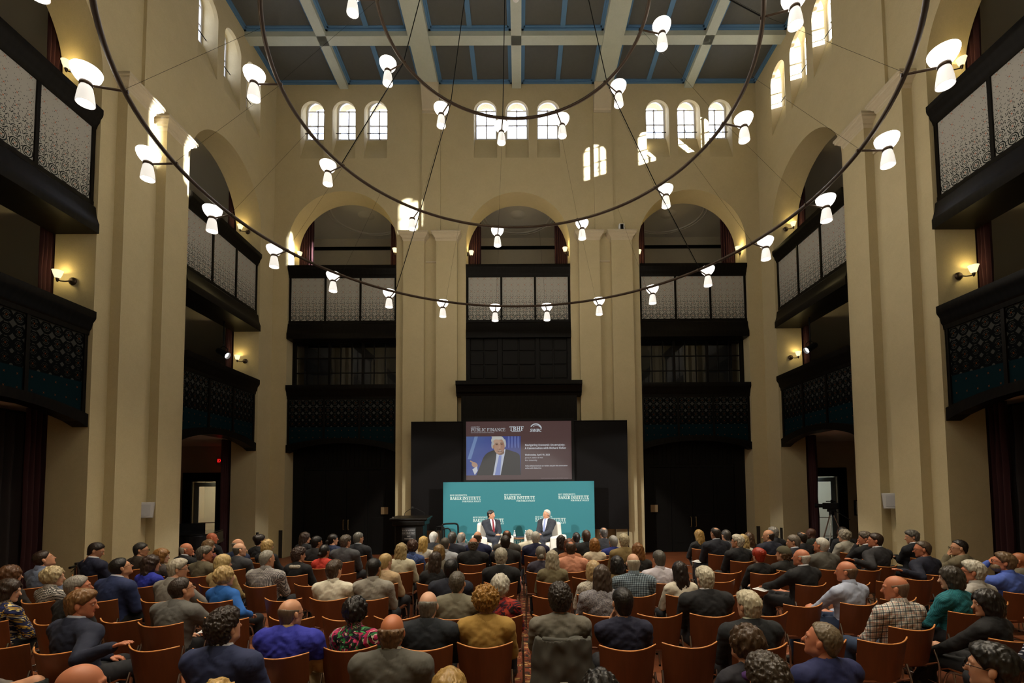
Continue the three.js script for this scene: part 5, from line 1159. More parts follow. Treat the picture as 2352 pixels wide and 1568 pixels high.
// ---------------------------------------------------------------- the audience
// seat: [x, depth, height of the crown of the head]
const SEAT = {1: [-6.64, 6.75, 1.30], 2: [-5.68, 5.90, 1.20], 3: [-6.25, 5.95, 1.21], 4: [-5.32, 5.05, 1.21], 5: [-4.62, 5.00, 1.24], 6: [-3.76, 4.15, 1.27], 7: [-6.67, 7.60,
1.31], 8: [-4.99, 5.95, 1.29], 9: [-2.23, 2.50, 1.24], 12: [-6.44, 8.20, 1.24], 13: [-5.53, 7.45, 1.23], 14: [-5.15, 6.75, 1.22], 15: [-4.27, 5.90, 1.27], 16: [-3.50, 4.90, 1.23],
17: [-5.95, 8.60, 1.19], 18: [-4.90, 7.50, 1.25], 19: [-6.46, 10.10, 1.24], 20: [-6.01, 9.30, 1.17], 21: [-4.15, 6.75, 1.22], 22: [-3.57, 5.85, 1.19], 23: [-5.12, 8.75, 1.24], 24:
[-4.70, 8.08, 1.24], 25: [-5.13, 9.50, 1.25], 26: [-4.64, 8.85, 1.21], 27: [-3.51, 6.70, 1.28], 28: [-2.03, 3.35, 1.29], 29: [-1.50, 2.42, 1.17], 30: [-1.89, 4.00, 1.22], 31:
[-2.27, 5.90, 1.25], 32: [-1.41, 4.15, 1.19], 33: [-1.79, 5.90, 1.27], 34: [-1.88, 6.75, 1.22], 35: [-3.44, 7.50, 1.22], 36: [-3.31, 8.15, 1.19], 37: [-3.19, 8.80, 1.28], 38:
[-3.19, 9.50, 1.27], 39: [-4.51, 10.10, 1.23], 40: [-3.80, 9.00, 1.25], 41: [-3.81, 9.80, 1.22], 42: [-0.87, 3.30, 1.27], 44: [-1.90, 7.70, 1.25], 45: [-1.89, 8.45, 1.22], 46:
[-1.85, 9.20, 1.21], 47: [-1.78, 9.90, 1.23], 48: [-1.28, 7.60, 1.23], 49: [-1.32, 8.45, 1.26], 50: [-1.31, 9.30, 1.28], 51: [-1.23, 10.10, 1.20], 52: [-0.83, 9.40, 1.28], 53:
[-0.82, 8.40, 1.26], 54: [-1.19, 6.75, 1.23], 55: [-0.85, 5.90, 1.25], 56: [-0.69, 5.05, 1.25], 57: [-0.79, 4.15, 1.24], 58: [-0.30, 4.20, 1.26], 59: [-0.21, 5.05, 1.21], 60:
[-0.27, 6.75, 1.27], 61: [-0.26, 8.45, 1.28], 62: [-0.26, 9.40, 1.29], 63: [0.20, 10.10, 1.23], 64: [0.30, 9.30, 1.27], 65: [-0.36, 2.45, 1.21], 66: [0.32, 7.55, 1.21], 67: [0.45,
6.80, 1.23], 68: [0.80, 7.60, 1.27], 69: [0.79, 9.30, 1.20], 70: [1.17, 10.00, 1.19], 71: [1.28, 9.30, 1.29], 72: [0.86, 8.45, 1.22], 73: [1.35, 8.75, 1.19], 74: [1.76, 10.10,
1.27], 75: [1.80, 9.30, 1.18], 76: [1.83, 8.45, 1.29], 77: [1.86, 7.60, 1.23], 78: [1.30, 6.47, 1.19], 79: [1.39, 5.94, 1.30], 80: [1.93, 6.70, 1.23], 81: [0.90, 5.94, 1.21], 82:
[0.86, 5.10, 1.29], 83: [0.34, 4.20, 1.27], 84: [0.86, 4.10, 1.26], 85: [0.39, 2.45, 1.19], 86: [3.77, 10.10, 1.21], 87: [3.79, 9.30, 1.32], 88: [3.83, 8.45, 1.26], 89: [4.28,
9.20, 1.19], 90: [4.83, 10.10, 1.15], 91: [4.77, 9.20, 1.28], 92: [5.35, 10.10, 1.25], 93: [3.62, 7.30, 1.18], 94: [1.93, 5.05, 1.27], 95: [1.95, 5.90, 1.20], 96: [4.11, 7.50,
1.17], 97: [1.93, 4.10, 1.22], 98: [1.45, 3.15, 1.21], 99: [1.23, 2.45, 1.25], 101: [4.76, 8.35, 1.26], 102: [5.40, 9.20, 1.23], 103: [6.05, 9.95, 1.24], 104: [4.77, 7.60, 1.29],
105: [6.33, 9.35, 1.25], 106: [3.77, 6.45, 1.27], 107: [3.69, 5.45, 1.26], 108: [3.54, 4.55, 1.26], 109: [6.13, 8.50, 1.29], 110: [5.82, 7.85, 1.33], 111: [1.98, 3.20, 1.21], 112:
[6.87, 10.20, 1.24], 113: [7.05, 8.60, 1.30], 114: [5.96, 7.10, 1.28], 115: [6.69, 7.30, 1.27], 116: [5.04, 5.35, 1.26], 117: [5.95, 5.90, 1.27], 118: [6.92, 6.65, 1.17], 119:
[4.52, 5.05, 1.25], 120: [4.07, 4.21, 1.19], 121: [2.47, 2.55, 1.27]};
Object.assign(SEAT, { 10: [-2.92, 2.55, 1.28], 11: [-4.05, 3.50, 1.28], 100: [4.34, 10.10, 1.20], 122: [4.00, 3.69, 1.22] });
const PALE = '#d0a184', LIGHT = '#c48f6e', RUDDY = '#bb7656', TAN = '#a06c48', DARK = '#4c2d1f';
const WHITE = '#d8d2c4', GREY = '#9c958a', STEEL = '#6a645b', BLACKH = '#1a1512', DKBR = '#3a281c', BR = '#6a4527', BLOND = '#c9a25c', ASH = '#d6c193', AUB = '#7c3f1d', SANDY = '#96714a';
const NAVY = '#161b33', INK = '#121317', CHAR = '#2a2c2f', GRY = '#5b5a57';
// id: [hair style, hair colour, skin, garment, its colour, turn, head yaw, head pitch, wording, extras]
const WHO = {
  1: ['short', DKBR, LIGHT, 'shirt', '#6a7690', 15, 30, -22, 'dark haired man in a grey blue shirt by the dark curtain', {}],
  2: ['puffy', ASH, PALE, 'shirt', 'zebra', 15, 45, 0, 'white blonde woman in a zebra print blouse', { sex: 'f' }],
  3: ['puffy', BR, LIGHT, 'knit', '#2a2420', 12, 15, 0, 'woman with puffy brown hair at the edge of the left seats', { sex: 'f' }],
  4: ['shoulder', DKBR, PALE, 'shirt', 'yellowblue', 15, 55, 5, 'dark haired woman in a yellow and blue print blouse', { sex: 'f' }],
  5: ['short', GREY, RUDDY, 'jacket', '#0f0f10', 22, 30, -8, 'grey haired man in black jacket with khaki trousers crossed', { pants: '#a99a78', legs: 'crossR', lean: 0.05 }],
  6: ['full', '#8a6136', RUDDY, 'jacket', '#1a2035', 18, 45, 2, 'sandy haired man in navy jacket with one arm along the next chair', { armR: 'back', shirt: '#aeb4c2', w: 1.08, lean: -0.02 }],
  7: ['short', '#2a1e17', LIGHT, 'jacket', NAVY, 20, 45, 18, 'dark haired man in navy jacket gazing upwards by the pier', { shirt: '#d8d8dc' }],
  8: ['short', BLACKH, LIGHT, 'jacket', '#1d2a52', 14, 25, -22, 'black haired man with glasses in a royal navy jacket, head bowed', { glasses: 1, shirt: '#c9cdd8', w: 1.08, lean: 0.08 }],
  9: ['bald', '', RUDDY, 'jacket', INK, 14, 35, 0, 'bald man with glasses at the very front edge on the left', { glasses: 1 }],
  10: ['short', GREY, LIGHT, 'shirt', '#98a2b8', 14, 20, 0, 'man in a pale blue shirt cut off by the left edge', {}],
  11: ['short', STEEL, LIGHT, 'jacket', '#6b655f', 40, 10, 0, 'person in grey sleeve and dark trousers at the left edge', { pants: '#1b211d', legs: 'crossL' }],
  12: ['short', '#3d3a36', LIGHT, 'jacket', '#33291d', 20, 45, 2, 'man with glasses in dark brown jacket in front of the left pier', { glasses: 1 }],
  13: ['bob', '#9a6a33', PALE, 'knit', '#3a3330', 20, 48, 0, 'auburn bobbed woman seated against the left pier', { sex: 'f' }],
  14: ['shoulder', '#3c271d', LIGHT, 'knit', '#2430a0', 16, 38, 0, 'long haired brunette woman in a royal blue top', { sex: 'f' }],
  15: ['full', '#c4baa4', LIGHT, 'jacket', '#77726a', 16, 42, 0, 'man with wavy white hair and glasses in light grey jacket', { glasses: 1, armR: 'fwd', lean: 0.12 }],
  16: ['short', '#3a2d24', LIGHT, 'jacket', '#5f5e5a', 6, 30, -18, 'dark haired man with glasses in grey suit, looking down', { glasses: 1, armR: 'fwd', w: 1.06, lean: 0.08, sway: 0.04 }],
  17: ['stubble', WHITE, RUDDY, 'jacket', INK, 18, 48, 0, 'balding white haired man in black suit with raised hand', { armR: 'chin', shirt: '#dddddd' }],
  18: ['full', '#6b6355', RUDDY, 'jacket', '#5d5540', 16, 42, 0, 'grey haired man in an olive tweed jacket', {}],
  19: ['bald', '', '#b0603f', 'jacket', INK, 18, 42, 0, 'ruddy bald man by the left doorway', {}],
  20: ['bob', '#8b6a44', PALE, 'knit', '#5e2d33', 18, 42, 0, 'light brown haired woman below the left doorway', { sex: 'f' }],
  21: ['bob', '#d3b577', PALE, 'jacket', '#a68f5f', 14, 30, 0, 'woman with straight blonde bob in a tan jacket', { sex: 'f' }],
  22: ['puffy', '#cdae74', PALE, 'jacket', '#1f5fae', 14, 30, 0, 'woman with curled blonde hair in a bright blue jacket', { sex: 'f', armR: 'side' }],
  23: ['stubble', GREY, LIGHT, 'jacket', '#1b2846', 14, 34, 0, 'bald man in navy blue, farther of two bald men', {}],
  24: ['stubble', STEEL, PALE, 'jacket', '#35363a', 14, 34, -4, 'bald man in dark grey suit, nearer of two bald men', {}],
  25: ['updo', '#241915', LIGHT, 'knit', INK, 12, 30, 0, 'dark woman with hair pinned up before the left corner', { sex: 'f' }],
  26: ['bob', '#c9a768', PALE, 'jacket', INK, 12, 28, 0, 'golden blonde woman in black below the left corner', { sex: 'f' }],
  27: ['recede', '#a7a294', LIGHT, 'shirt', 'gingham', 8, 18, 0, 'grey haired man in a black and white gingham shirt', { w: 1.1 }],
  28: ['curlyshort', '#2c2018', LIGHT, 'jacket', '#232c4f', 4, 18, -14, 'young man with dark curly hair in a blue suit', { shirt: '#d6d6dc', w: 1.04 }],
  29: ['puffy', BLOND, PALE, 'knit', '#4a3a30', 2, 0, 0, 'blonde head just entering the bottom edge on the left', { sex: 'f' }],
  30: ['stubble', '#7b6653', LIGHT, 'shirt', '#b89a63', 4, 24, 0, 'bald man with glasses and a blue sweater over tan sleeves', { glasses: 1, drape: '#2a2f9e', w: 1.14, pants: '#b3a17a' }],
  31: ['full', '#4d3a28', LIGHT, 'shirt', '#d6d0bd', 4, 14, 0, 'brown haired man in a white linen shirt', { w: 1.05 }],
  32: ['puffy', '#191311', LIGHT, 'shirt', 'tropical', 0, 8, 0, 'black haired woman in a tropical print blouse', { sex: 'f' }],
  33: ['short', '#191512', TAN, 'shirt', 'finegrey', 4, 10, 0, 'black haired man in a fine grey patterned shirt', {}],
  34: ['pony', '#cfae72', PALE, 'knit', '#b89f7c', 10, 22, 0, 'blonde woman with tied hair in a beige top', { sex: 'f' }],
  35: ['curlyshort', '#3a2418', LIGHT, 'jacket', INK, 10, 25, 0, 'brown haired woman in black jacket with a patterned scarf', { sex: 'f', scarf: 1 }],
  36: ['bun', '#17120f', TAN, 'knit', '#c43a2c', 6, 15, 0, 'black haired woman in a coral red top', { sex: 'f' }],
  37: ['full', '#5c5246', LIGHT, 'jacket', '#44464a', 8, 20, 0, 'grey haired man in charcoal suit before the left doors', { w: 1.06 }],
  38: ['short', '#77756f', LIGHT, 'jacket', '#1b1d24', 8, 25, 0, 'steel haired man in dark suit next to the lectern', { shirt: '#c8cdd8' }],
  39: ['long', '#3a271c', LIGHT, 'knit', INK, 14, 45, 0, 'woman with long brown hair against the left doors', { sex: 'f' }],
  40: ['short', '#16110e', TAN, 'jacket', '#1a1a1c', 10, 25, 0, 'black haired man in black below the left doors', {}],
  41: ['pony', '#201713', LIGHT, 'knit', '#1d2847', 12, 40, 0, 'dark haired woman with glasses in navy by the left doors', { sex: 'f', glasses: 1 }],
  42: ['fringelow', '#7a5b3c', '#b8704a', 'jacket', '#55534c', 0, 5, 0, 'bald man with brown fringe in grey suit near the camera', { w: 1.08, shirt: '#b9b6ae' }],
  44: ['shoulder', '#b39b6a', PALE, 'jacket', '#c6c0a6', 3, 8, 0, 'woman with shaggy blonde hair in a cream jacket', { sex: 'f' }],
  45: ['puffy', '#4a2c1a', LIGHT, 'shirt', 'blueprint', 3, 0, 0, 'brown haired woman in a blue patterned blouse', { sex: 'f' }],
  46: ['long', '#d0a95c', PALE, 'shirt', 'dots', 3, 5, 0, 'woman with long golden hair in a dotted blouse', { sex: 'f' }],
  47: ['short', '#d9d4c8', PALE, 'jacket', INK, 3, 12, 0, 'white haired man in black below the lectern', {}],
  48: ['bob', '#8a6a3a', PALE, 'knit', '#6a6456', 2, 5, 0, 'woman with streaky brown bob in the middle rows', { sex: 'f' }],
  49: ['crop', '#5b554c', LIGHT, 'shirt', '#a9adb4', 2, 5, 0, 'balding man in a pale grey shirt', {}],
  50: ['short', '#56534d', LIGHT, 'jacket', '#1f2230', 2, 8, 0, 'dark grey haired man in navy suit left of the aisle', {}],
  51: ['spot', '#8d887d', LIGHT, 'jacket', '#4c4d50', 2, 15, 0, 'balding grey man in grey suit in the front row', {}],
  52: ['stubble', '#6a5a48', LIGHT, 'jacket', '#20264a', 2, 8, 0, 'bald man in navy suit below the seated speaker', {}],
  53: ['fringewild', '#6b5f4e', RUDDY, 'jacket', '#141416', 0, 0, 0, 'bald man with curly grey fringe in black suit', { w: 1.05 }],
  54: ['long', '#3a2a1e', LIGHT, 'knit', '#101012', 0, 4, 0, 'woman with very long dark hair in black', { sex: 'f' }],
  55: ['short', '#120f0e', TAN, 'jacket', '#1a1e2c', 0, 0, 0, 'black haired man in dark navy mid row', { w: 1.05 }],
  56: ['recede', '#5f574a', LIGHT, 'jacket', '#76715f', -2, 10, -6, 'thinning grey haired man in a creased taupe jacket', { sway: 0.05 }],
  57: ['fringe', '#7d776b', PALE, 'jacket', '#151b22', 0, 4, 0, 'bald man with trimmed dark fringe in dark teal jacket', { w: 1.05 }],
  58: ['curly', '#a5762e', LIGHT, 'jacket', '#a3803c', 0, 0, 0, 'woman with curly golden hair in a mustard jacket', { sex: 'f', w: 1.1 }],
  59: ['puffy', '#d6d0c0', PALE, 'knit', 'redblack', 0, 5, -4, 'woman with white curls in a red patterned shawl', { sex: 'f' }],
  60: ['full', '#bdb5a0', LIGHT, 'jacket', '#131416', 0, 0, 0, 'silver haired man in black suit beside the aisle', { shirt: '#ddd8d0' }],
  61: ['short', '#271c15', LIGHT, 'jacket', '#1d1c1c', 0, 0, 0, 'dark brown haired man in dark suit beside the aisle', {}],
  62: ['spot', '#4e3a28', RUDDY, 'jacket', '#4a463f', 0, 0, 0, 'balding brown haired man in grey below the side table', {}],
  63: ['full', '#b5ad99', LIGHT, 'jacket', '#c9c0a8', -2, -5, 0, 'silver haired man in a cream jacket right of the aisle', {}],
  64: ['short', '#dcd8cc', PALE, 'jacket', '#1d2140', -2, -5, 0, 'white haired man in navy suit right of the aisle', {}],
  65: ['bob', '#b5904f', PALE, 'knit', '#3a3a3a', 0, 0, 0, 'streaky blonde head at the bottom edge left of the aisle', { sex: 'f' }],
  66: ['bun', '#8f887a', PALE, 'knit', '#3a3644', 0, -5, 0, 'grey haired woman with a bun in dark purple', { sex: 'f' }],
  67: ['shoulder', '#b9ad92', PALE, 'knit', '#6d6448', 0, 0, 0, 'woman with long ash grey hair in an olive vest', { sex: 'f' }],
  68: ['spot', '#4f3a2a', RUDDY, 'shirt', '#cf8f72', 0, 4, 0, 'balding man in a salmon pink shirt', { w: 1.08 }],
  69: ['long', '#2c1a14', LIGHT, 'knit', '#191516', -2, 0, 0, 'woman with long dark auburn hair near the armchair', { sex: 'f' }],
  70: ['crop', '#231c18', RUDDY, 'jacket', '#17181a', -3, 0, 0, 'man with cropped dark hair below the backdrop', {}],
  71: ['short', '#4a3322', LIGHT, 'jacket', '#141416', -3, 0, 0, 'brown haired man in black suit below the backdrop', {}],
  72: ['bob', '#6b3a1e', LIGHT, 'knit', '#a86a48', -2, 0, 0, 'auburn bobbed woman behind the man in salmon', { sex: 'f' }],
  73: ['bob', '#a06a2c', PALE, 'knit', '#d3c6ac', -3, -5, 0, 'copper blonde woman in a cream top with bag strap', { sex: 'f', strap: 1 }],
  74: ['spot', '#57504a', LIGHT, 'jacket', '#17181d', -4, -5, 0, 'balding man in dark suit before the right end of the backdrop', {}],
  75: ['short', '#8c877c', LIGHT, 'jacket', '#22307a', -4, -10, 0, 'grey haired man in a royal blue jacket', {}],
  76: ['full', '#cdc09c', LIGHT, 'jacket', '#7d6a40', -4, -5, 0, 'white blond haired man in a camel jacket', {}],
  77: ['shoulder', '#8a5a28', PALE, 'knit', '#15140f', -4, 0, 0, 'woman with copper streaked hair by the right doors', { sex: 'f' }],
  78: ['bob', '#151110', TAN, 'knit', '#6a5530', -2, 0, 0, 'black haired woman behind the checked shirt', { sex: 'f' }],
  79: ['fringe', '#c9bfa8', PALE, 'shirt', 'check', -2, 0, 0, 'bald man with white fringe in a blue grey checked shirt', { w: 1.06 }],
  80: ['short', '#5f5a52', LIGHT, 'shirt', '#c2bdc6', -4, -6, 0, 'grey haired man in a pale lavender shirt', { w: 1.06 }],
  81: ['bob', '#c8a978', PALE, 'shirt', 'palefloral', -2, 0, 0, 'blonde woman in pale floral mostly hidden mid row', { sex: 'f' }],
  82: ['shoulder', '#4f4034', LIGHT, 'knit', 'speckle', -3, 6, 0, 'brunette woman in a speckled grey cardigan', { sex: 'f', w: 1.12 }],
  83: ['curlyshort', '#2a211a', LIGHT, 'tee', '#6b675c', 0, 0, 0, 'dark curly haired man in a grey tee shirt beside the aisle', { w: 1.05 }],
  84: ['short', '#17110e', LIGHT, 'tee', '#181b33', -2, -8, -4, 'black haired young man in navy tee with hand on chin', { armL: 'chin', w: 0.98 }],
  85: ['puffy', '#17120f', LIGHT, 'knit', '#1a1a1a', 0, 0, 0, 'black haired head at the bottom edge beside the aisle', { sex: 'f' }],
  86: ['long', '#b58f4c', PALE, 'knit', '#131314', -10, -8, 0, 'woman with long blonde hair alone in the right front', { sex: 'f', legs: 'crossL' }],
  87: ['spot', '#2f2620', LIGHT, 'jacket', '#181b26', -10, -12, 0, 'man with a bald spot in navy suit with a white sheet', { shirt: '#c9d0dc', w: 1.05 }],
  88: ['full', '#d5cdb8', LIGHT, 'jacket', '#111216', -12, -35, -6, 'white haired man with glasses in black suit', { glasses: 1 }],
  89: ['shoulder', '#c6aa70', PALE, 'shirt', '#d8d4ca', -10, -10, 0, 'blonde woman in a white top behind the white haired man', { sex: 'f' }],
  90: ['long', '#5a402a', LIGHT, 'knit', '#1a1614', -10, 0, 0, 'woman with long brown hair by the right corner', { sex: 'f' }],
  91: ['fringe', '#3a2d24', LIGHT, 'jacket', '#1c2030', -14, -42, 2, 'balding man in dark blue suit seen in profile', { w: 1.05 }],
  92: ['full', '#8f8a80', LIGHT, 'jacket', '#1a1c22', -12, -10, 0, 'grey haired man by the right corner strip', {}],
  93: ['updo', '#b03216', PALE, 'knit', '#111112', -10, -5, 0, 'woman with bright red hair in black', { sex: 'f' }],
  94: ['full', '#d6cdb4', PALE, 'jacket', '#141519', -4, -6, 0, 'large white haired man in black suit mid right', { w: 1.12, shirt: '#dcdce0' }],
  95: ['long', '#261a14', LIGHT, 'shirt', '#d2cbba', -4, -4, 0, 'woman with long dark hair in a white blouse', { sex: 'f' }],
  96: ['cap', '#4a4530', LIGHT, 'jacket', '#1e1d1b', -12, -20, -8, 'person in an olive cap with sandy hair', {}],
  97: ['full', '#cfc4a6', LIGHT, 'jacket', '#12161a', -6, -14, -4, 'man with combed white hair in black suit near right', { w: 1.12, shirt: '#c8c8b0' }],
  98: ['puffy', '#4d3823', LIGHT, 'knit', '#23222a', -10, -20, -10, 'brown haired woman with a purple scarf near the bottom', { sex: 'f', scarf: 2 }],
  99: ['curlyshort', '#3d3226', LIGHT, 'jacket', '#1a1a1a', -5, 0, -5, 'dark brown head cut by the bottom edge on the right', {}],
  100: ['short', '#4a4540', LIGHT, 'knit', '#6d6d70', -10, -5, 0, 'man in grey half hidden past the navy suit', {}],
  101: ['short', '#7d7265', LIGHT, 'jacket', '#1a1d26', -14, -45, 4, 'greying man in profile with shirt collar right of the corner', { shirt: '#d0d4dc' }],
  102: ['spot', '#2a2119', LIGHT, 'jacket', '#17181c', -12, -20, -4, 'balding dark haired man in black by the right jamb', {}],
  103: ['bald', '', DARK, 'jacket', '#20271f', -12, -25, 0, 'bald dark skinned man in green black jacket', {}],
  104: ['short', '#dcd7ca', RUDDY, 'jacket', '#55534c', -12, -22, -14, 'white cropped man in a grey wool coat', { w: 1.1 }],
  105: ['puffy', '#a59c8a', PALE, 'jacket', '#9a968a', -14, -48, 0, 'grey curled woman in a light grey jacket', { sex: 'f' }],
  106: ['fringe', '#d8d0c0', RUDDY, 'jacket', '#121316', -20, -25, -6, 'bald man with white fringe in black suit, legs crossed', { legs: 'crossR', shirt: '#c9ccd2', armL: 'fwd', w: 1.06 }],
  107: ['fringe', '#7a5d43', RUDDY, 'shirt', '#a9b2c8', -16, -32, -2, 'balding man in light blue shirt and crossed jeans', { legs: 'sideL', pants: '#1c2c49', armL: 'knee' }],
  108: ['stubble', '#8f7560', RUDDY, 'shirt', 'plaid', -10, -40, 2, 'bald man in a plaid shirt and jeans', { pants: '#22324c', w: 1.06 }],
  109: ['full', '#6b5f52', RUDDY, 'jacket', '#121317', -16, -42, 0, 'man in black suit with a hand at his mouth', { armL: 'chin', shirt: '#dcdce0' }],
  110: ['short', '#38261a', RUDDY, 'jacket', '#2c2b2e', -18, -42, -4, 'dark brown haired man in charcoal suit with outstretched arm', { armL: 'back', w: 1.06, shirt: '#c9ccd4' }],
  111: ['recede', '#7a6a52', RUDDY, 'jacket', '#1c2350', -14, -28, -12, 'thinning haired man in navy suit at the bottom right', { w: 1.08, armL: 'lap' }],
  112: ['crop', '#2a1e17', DARK, 'jacket', '#15161a', -12, -10, 0, 'dark haired man hidden past the grey curled woman', {}],
  113: ['full', '#716d66', LIGHT, 'jacket', '#14171e', -18, -48, 4, 'grey haired man in black with folded arms at the right pier', { armL: 'cross', armR: 'cross', shirt: '#cfd2da' }],
  114: ['recede', '#5a4a3a', RUDDY, 'jacket', '#161a2c', -18, -42, 2, 'man in navy blazer with gold buttons and extended arm', { armL: 'back', glasses: 1, w: 1.06 }],
  115: ['recede', '#221b17', LIGHT, 'jacket', '#6b624c', -22, -42, 0, 'dark haired man with glasses in tan jacket, hand on chin', { glasses: 1, armL: 'chin' }],
  116: ['full', '#cfc8b6', RUDDY, 'shirt', '#a39f98', -14, -34, -4, 'white haired man with glasses in a pale grey shirt', { glasses: 1 }],
  117: ['full', '#7a6146', RUDDY, 'shirt', '#4a63b8', -14, -40, -12, 'bearded man with glasses in a bright blue shirt', { glasses: 1, beard: '#8a7355', armL: 'brow', w: 1.08 }],
  118: ['bald', '', '#a8663f', 'jacket', '#6a6455', -14, -30, -6, 'bald man partly hidden at the right edge', {}],
  119: ['bob', '#3c352c', PALE, 'knit', 'tealknit', -14, -48, 2, 'woman with dark bob in a teal patterned top', { sex: 'f' }],
  120: ['bob', '#1d1510', LIGHT, 'jacket', '#111113', -22, -48, 2, 'dark haired woman in black jacket with hand on her knee', { sex: 'f', armL: 'knee', legs: 'crossR', pants: '#0f0f11' }],
  121: ['full', '#17130f', LIGHT, 'jacket', '#15161a', -10, -28, -4, 'black haired head with glasses in the bottom right corner', { glasses: 1 }],
  122: ['bob', '#3a2a20', LIGHT, 'shirt', 'navydots', -14, -20, 0, 'woman in navy polka dots cut off by the right edge', { sex: 'f' }],
};
for (const [id, [hair, hairColor, skin, top, color, turn, yaw, pitch, words, extra]] of Object.entries(WHO)) {
  const [x, z, h] = SEAT[id];
  const { scarf, strap, ...more } = extra;
  const { o, b } = person({ x, z, h, hair, hairColor, skin, top, color, turn, yaw, pitch, label: words, group: 'seated audience', ...more });
  if (scarf) { const g = tube([V(-0.1, 0, 0.0), V(-0.06, 0.02, 0.075), V(0.06, 0.02, 0.075), V(0.1, 0, 0.0), V(0.07, -0.03, -0.09), V(-0.02, -0.06, -0.11), V(-0.09, -0.03, -0.06)], 0.034, 40, 8, true); g.translate(b.neck0.x, b.neck0.y - 0.01, b.neck0.z); mk('scarf', uvFlat(g), scarf === 1 ? clothMat('palefloral') : clothMat('#4a2a66'), o); }
  if (strap) { const g = tube([V(-0.09, 0.97, 0.02), V(-0.03, 0.93, 0.15), V(0.08, 0.75, 0.165), V(0.17, 0.58, 0.12)], 0.014, 24, 6); mk('bag_strap', g, M.black, o); }
  chair(x, z, turn * 0.5, `plywood chair of the ${words.split(' ').slice(0, 12).join(' ')}`);
}
// ---------------------------------------------------------------- the two speakers on stage
function speaker(x, z, turn, yaw, hair, hairColor, suit, tie, label, legs) {
  const { o, b } = person({ x, z, y: STAGE_H, h: 1.29, turn, yaw, pitch: 0, hair, hairColor, skin: LIGHT, top: 'jacket', color: suit, pants: suit, shirt: '#dfe0e4', legs, armL: 'clasp', armR: 'clasp', lean: -0.12, label, group: 'speakers on stage', fine: 1 });
  const sh = new THREE.Shape([new THREE.Vector2(-0.05, 0.5), new THREE.Vector2(0.05, 0.5), new THREE.Vector2(0.06, 0.44), new THREE.Vector2(0.055, 0.36), new THREE.Vector2(0.03, 0.22), new THREE.Vector2(0, 0.12), new THREE.Vector2(-0.03, 0.22), new THREE.Vector2(-0.055, 0.36), new THREE.Vector2(-0.06, 0.44)]);
  const front = (g, dz) => { const p = g.attributes.position; for (let i = 0; i < p.count; i++) p.setZ(i, p.getZ(i) + 0.5 * Math.max(0, p.getY(i) - 0.4)); g.translate(0, 0, dz); g.rotateX(0.12); g.translate(0, 0.545, 0.03); return g; };
  mk('shirt_front', front(new THREE.ExtrudeGeometry(sh, { depth: 0.02, bevelEnabled: true, bevelSize: 0.006, bevelThickness: 0.006, bevelSegments: 1 }), -0.146), clothMat('#dfe0e4'), o);
  const ti = new THREE.Shape([new THREE.Vector2(-0.02, 0.5), new THREE.Vector2(0.02, 0.5), new THREE.Vector2(0.014, 0.46), new THREE.Vector2(0.03, 0.2), new THREE.Vector2(0, 0.14), new THREE.Vector2(-0.03, 0.2), new THREE.Vector2(-0.014, 0.46)]);
  mk('necktie', front(new THREE.ExtrudeGeometry(ti, { depth: 0.012, bevelEnabled: true, bevelSize: 0.004, bevelThickness: 0.004, bevelSegments: 1 }), -0.163), clothMat(tie), o);
}
speaker(-0.74, 12.72, 152, -38, 'short', '#1d1512', '#20242e', '#7c1f2a', 'dark haired speaker in charcoal suit and red tie in the armchair on stage', 'crossL');
speaker(0.68, 12.72, -150, 32, 'recede', '#d9d4c8', '#23262e', '#8a97c4', 'white haired speaker in charcoal suit and pale tie in the armchair on stage', 'crossR');
